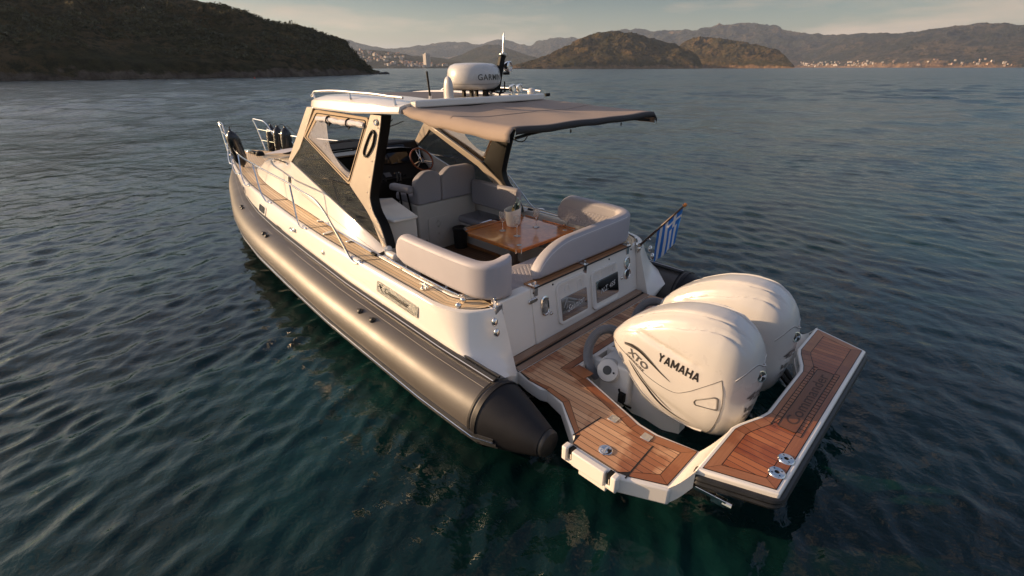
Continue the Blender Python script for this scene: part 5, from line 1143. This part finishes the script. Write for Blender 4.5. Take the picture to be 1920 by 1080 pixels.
def glass(x, y, label):
    t = thing('wine_glass', label, 'wine glass', (x, y, TZ+.001), 'wine glasses on the cockpit table'); t.scale = (1.12,)*3
    b = MB(); b.lathe([(.0, .235), (.0, .130), (.012, .118), (.030, .135), (.040, .165), (.0425, .20), (.040, .238), (.0375, .238), (.040, .20), (.0375, .167), (.027, .139), (.008, .126), (0, .126)][2:], (0, 0, 0), (0, 0, 1), 22); b.build('bowl', 'glassy', t, smooth=60)
    b = MB(); b.lathe([(.010, .118), (.005, .10), (.005, .02), (.012, .008)], (0, 0, 0), (0, 0, 1), 12); b.build('stem', 'glassy', t, smooth=60)
    b = MB(); b.lathe([(.012, .008), (.04, .003), (.043, 0), (0, 0)], (0, 0, 0), (0, 0, 1), 22); b.build('foot', 'glassy', t, smooth=60)
glass(.36, 1.66, 'empty wine glass beside the ice bucket, nearest the companionway edge of the table')
glass(.335, 1.36, 'empty wine glass standing in front of the ice bucket')
glass(.80, 1.44, 'empty wine glass beside the ice bucket, nearest the curved seat back')
bn = thing('waste_bin', 'small round black waste bin on the cockpit floor beside the helm seat base', 'bin', (.63, 2.92, .421))
b = MB(); b.lathe([(.0, 0), (.10, 0), (.118, .30), (.112, .30), (.096, .02)], (0, 0, 0), (0, 0, 1), 26); b.build('bin_body', 'rubber', bn, smooth=40)
b = MB(); b.lathe([(.126, .295), (.128, .32), (.115, .335), (.10, .33), (0, .328)], (0, 0, 0), (0, 0, 1), 26); b.build('bin_rim', 'rubber', bn, smooth=40)
# fenders
def fender_proto():
    t = thing('boat_fender', 'x', 'fender', (0, 0, 0), 'black fenders tied along the bow rails')
    prof = [(0, -.44), (.022, -.435), (.028, -.40), (.05, -.385), (.10, -.33), (.128, -.26), (.137, -.19), (.137, .19), (.128, .26), (.10, .33), (.05, .385), (.03, .40), (.026, .435), (0, .44)]
    b = MB(); b.lathe(prof, (0, 0, 0), (0, 0, 1), 26); b.build('fender_body', 'fender', t, smooth=60)
    b = MB(); b.tube([(.012*math.cos(a), 0, .425+.014*math.sin(a)) for a in np.linspace(0, 2*math.pi, 11)[:-1]], .005, 5, closed=True); b.tube([(0, 0, .435), (.02, .03, .48), (.05, .10, .46), (.06, .16, .40)], .006, 5); b.build('fender_line', 'rope', t)
    return t
f0 = fender_proto()
fsp = [((-.80, 8.34, 1.56), (.16, -.18, 0), .93, 'black fender leaning alone against the rail on the near side of the bow'),
       ((.57, 10.16, 1.42), (.06, .05, .5), .90, 'leftmost of the three black fenders at the far bow rail'),
       ((.59, 9.76, 1.42), (.05, -.02, .9), .90, 'middle one of the three black fenders at the far bow rail'),
       ((.62, 9.38, 1.41), (.04, -.04, 1.4), .94, 'rightmost of the three black fenders at the far bow rail, nearest the windscreen')]
for k, (loc, rot, sc, lab) in enumerate(fsp):
    if k == 0: r = f0
    else:
        r = f0.copy(); COL.objects.link(r)
        for ch in list(f0.children):
            c = ch.copy(); COL.objects.link(c); c.parent = r
    r.location = loc; r.rotation_euler = rot; r.scale = (sc, sc, sc); r['label'] = lab
rp = MB()
for k in range(7): rp.tube(cr_spline([(.72+.01*k, 9.0-.03*k, 1.62), (.74+.015*k, 8.9-.05*k, 1.50-.02*k), (.74+.012*k, 8.85-.05*k, 1.36-.03*(k % 3))], 4), .006, 5)
rp.tube([(.66, 9.3, 1.84), (.74, 8.85, 1.62), (.95, 8.2, 1.61)], .007, 5)
tag(rp.build('fender_rope', 'rope', None), 'tangle of thin black rope hanging from the far bow rail beside the fenders', 'rope')
# ================================================================== water
def vnoise(x, y, seed=0):
    """smooth value noise on numpy arrays, about -1..1"""
    xi_, yi = np.floor(x).astype(np.int64), np.floor(y).astype(np.int64); fx, fy = x-xi_, y-yi
    fx = fx*fx*fx*(fx*(fx*6-15)+10); fy = fy*fy*fy*(fy*(fy*6-15)+10)
    def h(a, b):
        n = (a*374761393+b*668265263+seed*974634777) & 0x7fffffff; n = ((n ^ (n >> 13))*1274126177) & 0x7fffffff; return ((n ^ (n >> 16)) & 0xffff)/32767.5-1
    return (h(xi_, yi)*(1-fx)+h(xi_+1, yi)*fx)*(1-fy)+(h(xi_, yi+1)*(1-fx)+h(xi_+1, yi+1)*fx)*fy
def fbm(x, y, o=5, seed=0, g=.5, ridge=False):
    s = 0; a = 1; t = 0
    for k in range(o):
        n = vnoise(x*2**k+k*17.3, y*2**k-k*9.1, seed+k); s = s+a*((1-2*np.abs(n)) if ridge else n); t += a; a *= g
    return s/t
def mesh_np(name, co, faces, m, smooth=True, parent=None):
    me = bpy.data.meshes.new(name); nv, nf = len(co), len(faces); k = faces.shape[1]
    me.vertices.add(nv); me.vertices.foreach_set('co', co.astype(np.float32).ravel())
    me.loops.add(nf*k); me.loops.foreach_set('vertex_index', faces.astype(np.int32).ravel())
    me.polygons.add(nf); me.polygons.foreach_set('loop_start', np.arange(0, nf*k, k, dtype=np.int32)); me.polygons.foreach_set('loop_total', np.full(nf, k, dtype=np.int32))
    me.update(calc_edges=True); me.validate()
    if smooth: me.polygons.foreach_set('use_smooth', np.ones(nf, dtype=bool))
    me.materials.append(M[m] if isinstance(m, str) else m)
    o = bpy.data.objects.new(name, me); COL.objects.link(o); o.parent = parent; return o
def grid_faces(nr, nc, closed=False):
    i = np.arange(nr-1)[:, None]; j = np.arange(nc if closed else nc-1)[None, :]; jn = (j+1) % nc
    return np.stack([i*nc+j, i*nc+jn, (i+1)*nc+jn, (i+1)*nc+j], -1).reshape(-1, 4)

r_ = [0.25]
while r_[-1] < 30000: r_.append(r_[-1]*(1.0066 if r_[-1] < 260 else 1.012 if r_[-1] < 500 else 1.05))
r_ = np.array(r_); az0 = yaw
dense = np.linspace(-.98, .98, 900); rest = np.linspace(.98, 2*math.pi-.98, 170)[1:-1]
az = np.concatenate([dense, rest])+az0
RR, AA = np.meshgrid(r_, az, indexing='ij')
X = CAM.x+RR*np.sin(AA); Y = CAM.y+RR*np.cos(AA)
# wave field: two systems, one running along the hull, one across it, blended by place
wr = np.random.default_rng(11); Zw = np.zeros_like(X); DX = np.zeros_like(X); DY = np.zeros_like(X)
sp_r = np.gradient(r_)[:, None]*np.ones_like(X)
near = r_[:, None]*np.ones_like(X) < 700
wB = 1/(1+np.exp(-(np.clip(X, -900, 900)*.8+np.clip(Y, -900, 900)*.25-1.2)/2.5))            # right-hand (starboard) system
lull = .55+.45*np.clip((np.hypot(X+1, Y+2)-2)/9, 0, 1)
patch = 1+.45*vnoise(X*.11+3, Y*.11, 5)+.25*vnoise(X*.37, Y*.37+8, 6)
for sysn, (mean, spread) in enumerate(((math.radians(100), .33), (math.radians(6), .36))):
    wgt = (1-wB) if sysn == 0 else wB
    for k in range(60):
        lam = .14*(1+wr.random()*.25)*(2.3/.14)**((k+wr.random())/60); kk = 2*math.pi/lam
        th = mean+wr.normal()*spread*(1.25 if lam < .8 else 1.0); ph = wr.random()*6.283
        amp = .0062*lam**.56*math.exp(-((lam-.30)/.80)**2)
        res_ = np.clip((lam/sp_r-2.5)/2.5, 0, 1)
        if not res_.any(): continue
        a = amp*wgt*lull*patch*res_; q = kk*(X*math.cos(th)+Y*math.sin(th))+ph
        Zw += a*np.cos(q); s_ = a*np.sin(q)*.7; DX -= s_*math.cos(th); DY -= s_*math.sin(th)
far_w = np.clip((np.hypot(X, Y)-9)/45, 0, 1)*(1+.5*vnoise(X*.021, Y*.021+5, 12))           # open-water chop away from the hull's lee
for k in range(44):
    lam = 1.5*(9.5/1.5)**((k+wr.random())/44); kk = 2*math.pi/lam; th = math.radians(62)+wr.normal()*.55; ph = wr.random()*6.283
    a = .0175/kk*far_w*np.clip((lam/sp_r-2.5)/2.0, 0, 1); q = kk*(X*math.cos(th)+Y*math.sin(th))+ph
    Zw += a*np.cos(q); s_ = a*np.sin(q)*.7; DX -= s_*math.cos(th); DY -= s_*math.sin(th)
rough_v = .035+.165*np.clip(np.log(np.maximum(r_, 8)/8)/np.log(250/8), 0, 1)[:, None]*np.ones_like(X)
co_ = np.stack([X+DX, Y+DY, Zw], -1).reshape(-1, 3)
Fq = grid_faces(len(r_), len(az), True)
wm = bpy.data.materials.new('sea_water'); wm.use_nodes = True; n, l = nt(wm); b = n['Principled BSDF']
b.inputs['Base Color'].default_value = (0.0035, 0.0135, 0.0135, 1); b.inputs['Roughness'].default_value = 0.06; b.inputs['IOR'].default_value = 1.333
t = n.new('ShaderNodeTexCoord'); m1 = n.new('ShaderNodeMapping'); m1.inputs['Scale'].default_value = (1, 1, 1); l.new(t.outputs['Object'], m1.inputs[0])
n1 = n.new('ShaderNodeTexNoise'); n1.inputs['Scale'].default_value = 5.5; n1.inputs['Detail'].default_value = 4; n1.inputs['Roughness'].default_value = .55; n1.inputs['Distortion'].default_value = .6; l.new(m1.outputs[0], n1.inputs['Vector'])
n2 = n.new('ShaderNodeTexNoise'); n2.inputs['Scale'].default_value = 1.1; n2.inputs['Detail'].default_value = 5; n2.inputs['Roughness'].default_value = .6; l.new(m1.outputs[0], n2.inputs['Vector'])
n3 = n.new('ShaderNodeTexNoise'); n3.inputs['Scale'].default_value = .32; n3.inputs['Detail'].default_value = 6; n3.inputs['Roughness'].default_value = .62; l.new(m1.outputs[0], n3.inputs['Vector'])
b1 = n.new('ShaderNodeBump'); b1.inputs['Strength'].default_value = .55; b1.inputs['Distance'].default_value = .022; l.new(n1.outputs['Fac'], b1.inputs['Height'])
b2 = n.new('ShaderNodeBump'); b2.inputs['Strength'].default_value = .6; b2.inputs['Distance'].default_value = .15; l.new(n2.outputs['Fac'], b2.inputs['Height']); l.new(b1.outputs[0], b2.inputs['Normal'])
b3 = n.new('ShaderNodeBump'); b3.inputs['Strength'].default_value = .55; b3.inputs['Distance'].default_value = .55; l.new(n3.outputs['Fac'], b3.inputs['Height']); l.new(b2.outputs[0], b3.inputs['Normal'])
n5 = n.new('ShaderNodeTexNoise'); n5.inputs['Scale'].default_value = .13; n5.inputs['Detail'].default_value = 5; n5.inputs['Roughness'].default_value = .7; l.new(m1.outputs[0], n5.inputs['Vector'])
b5 = n.new('ShaderNodeBump'); b5.inputs['Distance'].default_value = 1.1; l.new(n5.outputs['Fac'], b5.inputs['Height']); l.new(b3.outputs[0], b5.inputs['Normal']); l.new(b5.outputs[0], b.inputs['Normal'])
# weed and sand showing faintly through the shallow water
n4 = n.new('ShaderNodeTexNoise'); n4.inputs['Scale'].default_value = .35; n4.inputs['Detail'].default_value = 6; l.new(m1.outputs[0], n4.inputs['Vector'])
x = n.new('ShaderNodeMix'); x.data_type = 'RGBA'; mr = n.new('ShaderNodeMapRange'); mr.inputs[1].default_value = .42; mr.inputs[2].default_value = .65; l.new(n4.outputs['Fac'], mr.inputs[0]); l.new(mr.outputs[0], x.inputs['Factor'])
x.inputs['A'].default_value = (0.0020, 0.0110, 0.0105, 1); x.inputs['B'].default_value = (0.0035, 0.0270, 0.0255, 1); l.new(x.outputs['Result'], b.inputs['Base Color'])
water = mesh_np('sea', co_, Fq, wm); water['kind'] = 'structure'
at_w = water.data.attributes.new('chop', 'FLOAT', 'POINT'); at_w.data.foreach_set('value', rough_v.astype(np.float32).ravel())   # unresolved ripples
an = n.new('ShaderNodeAttribute'); an.attribute_name = 'chop'; l.new(an.outputs['Fac'], b.inputs['Roughness'])
for bn, lo, hi in ((b1, .36, .6), (b2, .20, .85), (b3, .10, .65), (b5, 0, .75)):
    q = n.new('ShaderNodeMapRange'); q.inputs[1].default_value = .05 if bn != b5 else .12; q.inputs[2].default_value = .15 if bn != b5 else .195; q.inputs[3].default_value = lo; q.inputs[4].default_value = hi; l.new(an.outputs['Fac'], q.inputs[0]); l.new(q.outputs[0], bn.inputs['Strength'])

# ================================================================== land
def hill_mat(name, scrub, earth, rock, scale, rockband, warm=(0.30, 0.20, 0.10)):
    m = bpy.data.materials.new(name); m.use_nodes = True; n, l = nt(m); b = n['Principled BSDF']; b.inputs['Roughness'].default_value = .95; b.inputs['Specular IOR Level'].default_value = .1
    t = n.new('ShaderNodeTexCoord')
    def noise(sc, det=6, ro=.6, st=(1, 1, 1)):
        mp_ = n.new('ShaderNodeMapping'); mp_.inputs['Scale'].default_value = st; l.new(t.outputs['Object'], mp_.inputs[0])
        q = n.new('ShaderNodeTexNoise'); q.inputs['Scale'].default_value = sc; q.inputs['Detail'].default_value = det; q.inputs['Roughness'].default_value = ro; l.new(mp_.outputs[0], q.inputs['Vector']); return q.outputs['Fac']
    def ramp(f, a, c):
        q = n.new('ShaderNodeMapRange'); q.inputs[1].default_value = a; q.inputs[2].default_value = c; l.new(f, q.inputs[0]); return q.outputs[0]
    def mix(f, a, c):
        q = n.new('ShaderNodeMix'); q.data_type = 'RGBA'; l.new(f, q.inputs['Factor'])
        for k, v in (('A', a), ('B', c)):
            if isinstance(v, tuple): q.inputs[k].default_value = (*v, 1)
            else: l.new(v, q.inputs[k])
        return q.outputs['Result']
    c = mix(ramp(noise(scale*1.0), .42, .62), scrub, earth)
    c = mix(ramp(noise(scale*7, 4, .7), .45, .60), c, (scrub[0]*.55, scrub[1]*.6, scrub[2]*.55))
    c = mix(ramp(noise(scale*.45, 7, .7), .60, .68), c, warm)  # warm patches; on the distant hills they paint in sunlit ground
    sx = n.new('ShaderNodeSeparateXYZ'); l.new(t.outputs['Object'], sx.inputs[0])
    hb = n.new('ShaderNodeMapRange'); hb.inputs[1].default_value = rockband[1]; hb.inputs[2].default_value = rockband[0]; l.new(sx.outputs[2], hb.inputs[0])
    gn = n.new('ShaderNodeNewGeometry'); sn = n.new('ShaderNodeSeparateXYZ'); l.new(gn.outputs['Normal'], sn.inputs[0])
    st = n.new('ShaderNodeMapRange'); st.inputs[1].default_value = .80; st.inputs[2].default_value = .55; l.new(sn.outputs[2], st.inputs[0])
    ad = n.new('ShaderNodeMath'); ad.operation = 'MULTIPLY_ADD'; l.new(hb.outputs[0], ad.inputs[0]); ad.inputs[1].default_value = .5
    k2 = n.new('ShaderNodeMath'); k2.operation = 'MULTIPLY'; l.new(st.outputs[0], k2.inputs[0]); k2.inputs[1].default_value = .22; l.new(k2.outputs[0], ad.inputs[2])
    ms_ = n.new('ShaderNodeMath'); ms_.operation = 'ADD'; l.new(ad.outputs[0], ms_.inputs[0]); l.new(noise(scale*2.2, 7, .7), ms_.inputs[1])
    rc_ = mix(ramp(noise(scale*5, 6, .7, (1, 1, .4)), .35, .65), rock, (rock[0]*.35, rock[1]*.33, rock[2]*.32))
    c = mix(ramp(ms_.outputs[0], .86, 1.0), c, rc_); l.new(c, b.inputs['Base Color'])
    bp = n.new('ShaderNodeBump'); bp.inputs['Strength'].default_value = .9; bp.inputs['Distance'].default_value = .6/scale; l.new(noise(scale*6, 6, .75), bp.inputs['Height']); l.new(bp.outputs[0], b.inputs['Normal'])
    return m
def polar(u, v_r):      # direction for a photograph column at the horizon
    a = yaw+math.atan((u-960)/896.842*math.cos(pitch)); return a
def terrain(name, prof, r0, depth, m, nc=420, nr=90, seed=3, cliff=.12, rough=.25, gul=6, back=1.5, power=.8, label_kind='structure'):
    """prof: (column, elevation of the ridge above the horizon in photo pixels); r0(column) distance of the shore.
    Builds a ridge rising from the shore over `depth` metres and falling away behind it."""
    us = np.linspace(prof[0][0], prof[-1][0], nc); az_ = np.array([polar(u, 0) for u in us])
    ypx = HZ-np.interp(us, [p[0] for p in prof], [p[1] for p in prof]); xv = (us-960)/896.842; yv = (540-ypx)/896.842
    el = (yv*math.cos(pitch)-math.sin(pitch))/np.hypot(xv, math.cos(pitch)+yv*math.sin(pitch)); el = np.maximum(el, .0004); r0s = np.interp(us, [p[0] for p in r0], [p[1] for p in r0])
    ts = np.concatenate([np.linspace(0, 1, int(nr*.75))**1.15, np.linspace(1, 1+back, nr-int(nr*.75)+1)[1:]])
    T, A = np.meshgrid(ts, az_, indexing='ij'); R0 = r0s[None, :]*np.ones_like(T)
    dep = depth*np.clip(el/np.max(el), .12, 1)[None, :]
    R = R0+dep*T; H = el[None, :]*(R0+dep)+CAM.z
    xx, yy = CAM.x+R*np.sin(A), CAM.y+R*np.cos(A)
    s1 = depth/3.0
    nz = fbm(xx/s1, yy/s1, 6, seed, .52); rd = fbm(xx/(depth/gul)+nz*.3, yy/(depth/gul), 5, seed+20, .55, True)
    f = np.where(T < 1, cliff*np.clip(T/.05, 0, 1)+(1-cliff)*np.clip(T, 0, 1)**power, 1-(T-1)/back*.6)
    z = H*f*(1+rough*(nz*.5+rd*.5)*np.clip(T*5, 0, 1)*np.clip((1.12-T)/.35, .10, 1))
    z = z+H*.03*rd*np.clip(T*20, 0, 1)
    top_ = ((z-CAM.z)/R).max(0); kf = np.convolve(np.pad(el/np.maximum(top_, 1e-4), 12, 'edge'), np.ones(25)/25, 'valid'); z = np.where(z > 0, z*kf[None, :], z)
    # ragged shore
    j = fbm(xx/(depth/9), yy/(depth/9), 4, seed+50)*depth*.02*np.clip(1-T*4, 0, 1)
    xx += np.sin(A)*j; yy += np.cos(A)*j
    z = z+np.clip(1-np.abs(T-.03)/.03, 0, 1)*H*.03*fbm(xx/6, yy/6, 4, seed+70)
    z = np.where(T == 0, -1.0, z)
    o = mesh_np(name, np.stack([xx, yy, z], -1).reshape(-1, 3), grid_faces(len(ts), nc), m); o['kind'] = 'structure'
    def at(u, t):
        i = min(len(ts)-1, int(np.searchsorted(ts, t))); k = int(np.clip(np.searchsorted(us, u), 0, nc-1)); return Vector((xx[i, k], yy[i, k], z[i, k]))
    return o, at
hm1 = hill_mat('dark_scrub_slope', (0.050, 0.050, 0.021), (0.145, 0.100, 0.048), (0.26, 0.21, 0.165), .05, (0, 5.5), (0.17, 0.125, 0.05))
HZ = 126.6
def pf(L): return [(u, HZ-y) for u, y in L]
headland, at_h = terrain('headland', pf([(-330, -60), (-150, -64), (0, -58), (150, -40), (300, -12), (380, -1), (409, 3), (450, 10), (490, 26), (525, 42), (577, 47), (610, 60), (637, 71), (652, 74), (662, 88), (675, 105), (690, 121), (700, 126.0), (712, 126.4)]),
    [(-330, 175), (0, 190), (300, 196), (500, 205), (600, 225), (690, 270), (712, 280)], 115, hm1, 800, 190, 3, .05, .34, 7, 1.2, .80)
hm2 = hill_mat('olive_scrub_slope', (0.095, 0.078, 0.034), (0.20, 0.13, 0.06), (0.42, 0.27, 0.16), .012, (0, 16), (0.16, 0.105, 0.05))
isl1, at_1 = terrain('island', pf([(950, 125), (975, 119), (1000, 112), (1030, 101), (1060, 86), (1090, 70), (1115, 61), (1150, 58.5), (1185, 62), (1220, 73), (1260, 83), (1290, 94), (1305, 104), (1318, 124)]), [(950, 1250), (1100, 1300), (1318, 1420)], 330, hm2, 300, 80, 8, .10, .38, 6, 1.0, .8)
isl2, at_2 = terrain('island', pf([(1255, 108), (1272, 82), (1290, 72), (1305, 69), (1340, 72), (1380, 78), (1420, 86), (1440, 91), (1455, 95), (1468, 105), (1480, 116), (1490, 125)]), [(1255, 1900), (1490, 1750)], 330, hm2, 240, 70, 15, .10, .40, 6, 1.0, .75)
hm3 = hill_mat('far_brown_slope', (0.055, 0.056, 0.030), (0.10, 0.078, 0.045), (0.24, 0.18, 0.12), .004, (0, 20), (0.15, 0.11, 0.06))
hm4 = hill_mat('distant_slope', (0.055, 0.058, 0.042), (0.15, 0.115, 0.075), (0.50, 0.31, 0.18), .0035, (0, 70), (0.42, 0.27, 0.15))  # the orange warm tone puts sunlit patches into the slope colour
hm5 = hill_mat('hill_scrub', (0.055, 0.058, 0.026), (0.10, 0.078, 0.040), (0.30, 0.21, 0.13), .006, (0, 12), (0.14, 0.10, 0.05))
near_l, at_t = terrain('town_slope', pf([(600, 116), (660, 93), (700, 93), (740, 97), (790, 107), (830, 115), (900, 119), (960, 122), (1010, 124)]), [(600, 2500), (1010, 2400)], 480, hm3, 200, 50, 31, .05, .15, 4, .6, .9)
mid1, _ = terrain('hills', pf([(680, 118), (730, 112), (760, 106), (775, 104), (800, 105), (830, 109), (870, 116), (900, 121)]), [(680, 2900), (900, 2800)], 420, hm5, 160, 50, 40, .05, .2, 4, 1, .8)
mid2, _ = terrain('hills', pf([(800, 121), (840, 111), (870, 101), (895, 89), (915, 83), (935, 84), (960, 93), (985, 102), (1010, 109), (1050, 116), (1090, 122)]), [(800, 3300), (1090, 3100)], 800, hm5, 260, 60, 44, .05, .2, 4, 1, .8)
far1, _ = terrain('hills', pf([(560, 78), (620, 66), (655, 73), (700, 86), (735, 91), (760, 89), (800, 84), (840, 78), (880, 79), (900, 84), (920, 78), (935, 73), (950, 75), (975, 82), (990, 86), (1010, 77), (1040, 70), (1075, 71), (1110, 74), (1150, 60)]), [(560, 5200), (1150, 5600)], 1500, hm4, 420, 70, 51, .05, .4, 6, .8, .8)
far2, at_5 = terrain('hills', pf([(1060, 80), (1100, 70), (1150, 57), (1180, 54), (1215, 58), (1250, 57), (1290, 57), (1330, 48), (1370, 45), (1400, 44), (1430, 47), (1460, 57), (1490, 63), (1530, 66), (1580, 65), (1620, 63), (1660, 64), (1700, 61), (1730, 55), (1780, 49), (1820, 45), (1860, 46), (1880, 49), (1920, 47), (2050, 40), (2200, 45)]), [(1060, 4400), (1500, 4200), (1700, 3300), (2200, 2900)], 1700, hm4, 620, 90, 60, .04, .36, 7, .8, .85)
# small rocks off the point
rk = bpy.data.materials.new('dark_rock'); M['rock'] = mat('dark_rock', (0.05, 0.045, 0.04), .9, bump=(2, .8, .2))
for k, (u, r, s) in enumerate(((716, 281, 1.4), (722.5, 283, 1.6))):
    a = polar(u, 0); p = Vector((CAM.x+r*math.sin(a), CAM.y+r*math.cos(a), 0)); b = MB(); P = []
    for i in range(9):
        t = math.pi*i/8; P.append([p+Vector((s*1.3*math.sin(t)*math.cos(q)*(1+.25*math.sin(q*3+k)), s*1.0*math.sin(t)*math.sin(q)*(1+.2*math.cos(q*4)), s*.75*math.cos(t))) for q in np.linspace(0, 6.283, 13)[:-1]])
    b.grid(P, cv=True); tag(b.build('rock', 'rock', None), ('low dark rock just off the tip of the dark headland', 'lone dark rock in the water farthest out from the headland tip')[k], 'rock')
b = MB(); a = polar(474, 0); p = Vector((CAM.x+185*math.sin(a), CAM.y+185*math.cos(a), .1)); b.ball(p, .26, 10); b.lathe([(.05, .2), (.03, .5), (0, .5)], p, (0, 0, 1), 8); tag(b.build('mooring_buoy', 'red', None), 'small orange red buoy floating close to the dark headland shore', 'buoy')
# scrub on the near headland
M['scrub'] = mat('scrub_leaves', (0.032, 0.038, 0.015), .9, var=(.12, .9, (0.095, 0.080, 0.030)))
sr = np.random.default_rng(5); V = []; F = []; nb_ = 0
for k in range(5200):
    u = sr.uniform(-60, 695); t = sr.uniform(.06, 1.05)**.8; p = at_h(u, t)
    if vnoise(np.array([p.x/14]), np.array([p.y/14]), 9)[0] < -.15: continue
    s = sr.uniform(.4, 1.2)*(1.4 if sr.random() < .10 else 1)
    for q in range(20):
        c = np.array(p)+sr.normal(size=3)*np.array((s*.55, s*.55, s*.30))+np.array((0, 0, s*.35)); d1 = sr.normal(size=3)*s*.20; d2 = sr.normal(size=3)*s*.20
        i = len(V); V += [c-d1, c+d2, c+d1, c-d2]; F.append((i, i+1, i+2, i+3))
scrub = mesh_np('scrub', np.array(V), np.array(F), 'scrub', False); scrub['kind'] = 'stuff'; scrub['label'] = 'dark scrub bushes covering the near headland'; scrub['category'] = 'scrub'
# hillside towns across the bay: every house its own object
for k, c in enumerate(((0.42, 0.38, 0.33), (0.48, 0.43, 0.38), (0.36, 0.27, 0.20))): M['wall%d' % k] = mat('house_plaster', c, .8)
M['tile'] = mat('roof_tiles', (0.34, 0.15, 0.08), .85); M['hwin'] = mat('dark_window', (0.03, 0.03, 0.035), .3)
protos = []
for k in range(3):
    w, d, h = ((11, 9, 6.5), (14, 10, 9), (9, 9, 6))[k]; b = MB(); b.box((0, 0, h/2-1), (w, d, h+2))
    b.box((0, 0, h+.15), (w+.8, d+.8, .3), mi=1) if k == 1 else b.prism([(-w/2-.5, -d/2-.5, h), (w/2+.5, -d/2-.5, h), (0, -d/2-.5, h+2.4)], (0, d+1, 0), None, 1)
    for s in (-1, 1):
        for z in ((1.8, 4.8) if h < 8 else (1.8, 4.6, 7.4)):
            for x in np.linspace(-w/2+2, w/2-2, 3): b.box((x, s*d/2, z), (1.3, .12, 1.5), mi=2)
        b.box((s*w/2, 0, 2), (.12, 1.4, 1.6), mi=2)
    me = b.build('house', ['wall%d' % k, 'tile', 'hwin'], None, smooth=0); protos.append(me.data); bpy.data.objects.remove(me)
def house(p, k, rz, sc, lab, grp):
    o = bpy.data.objects.new('house', protos[k]); COL.objects.link(o); o.location = p; o.rotation_euler = (0, 0, rz); o.scale = (sc,)*3; tag(o, lab, 'house', grp)
hr = np.random.default_rng(3)
for k in range(120):
    u = hr.uniform(652, 800)if k < 95 else hr.uniform(800, 935); t = hr.uniform(.03, .92)**1.2 if u < 760 else hr.uniform(.03, .35)
    house(at_t(u, t), int(hr.integers(0, 3)), hr.uniform(0, 3), hr.uniform(.75, 1.25), 'small pale house in the town on the far shore behind the dark headland', 'houses of the left-hand far town')
for k in range(110):
    u = hr.uniform(1497, 1640) if k < 80 else hr.uniform(1640, 1900); t = hr.uniform(.004, .10)**1.3+.004
    house(at_5(u, t)+Vector((0, 0, 0)), int(hr.integers(0, 3)), hr.uniform(0, 3), hr.uniform(.5, .95), 'small pale house in the shoreline village right of the islands', 'houses of the right-hand far village')
tw_ = thing('tower_block', 'tall beige tower block standing alone by the far shore', 'tower block', at_t(800, .06)-Vector((0, 0, 2)))
b = MB(); b.box((0, 0, 27), (26, 22, 54)); b.box((-3, 0, 56), (10, 10, 6)); b.build('tower_wall', 'wall0', tw_, smooth=0)
b = MB()
for z in range(5, 52, 4):
    for x in (-9, -3, 3, 9): b.box((x, -11.05, z), (2.6, .3, 1.9)); b.box((x, 11.05, z), (2.6, .3, 1.9))
b.build('window_rows', 'hwin', tw_, smooth=0)

# ================================================================== evening air between the boat and the far hills
hb = MB(); hb.box((3000, 3000, 290), (26000, 26000, 590)); hzm = bpy.data.materials.new('evening_haze'); hzm.use_nodes = True; n, l = nt(hzm)
n.remove(n['Principled BSDF']); pv = n.new('ShaderNodeVolumePrincipled'); pv.inputs['Color'].default_value = (0.66, 0.79, 1.0, 1); pv.inputs['Density'].default_value = 7.0e-5; pv.inputs['Anisotropy'].default_value = .2
l.new(pv.outputs[0], n['Material Output'].inputs['Volume']); M['haze'] = hzm
hz = hb.build('haze', 'haze', None, smooth=0); hz['kind'] = 'stuff'
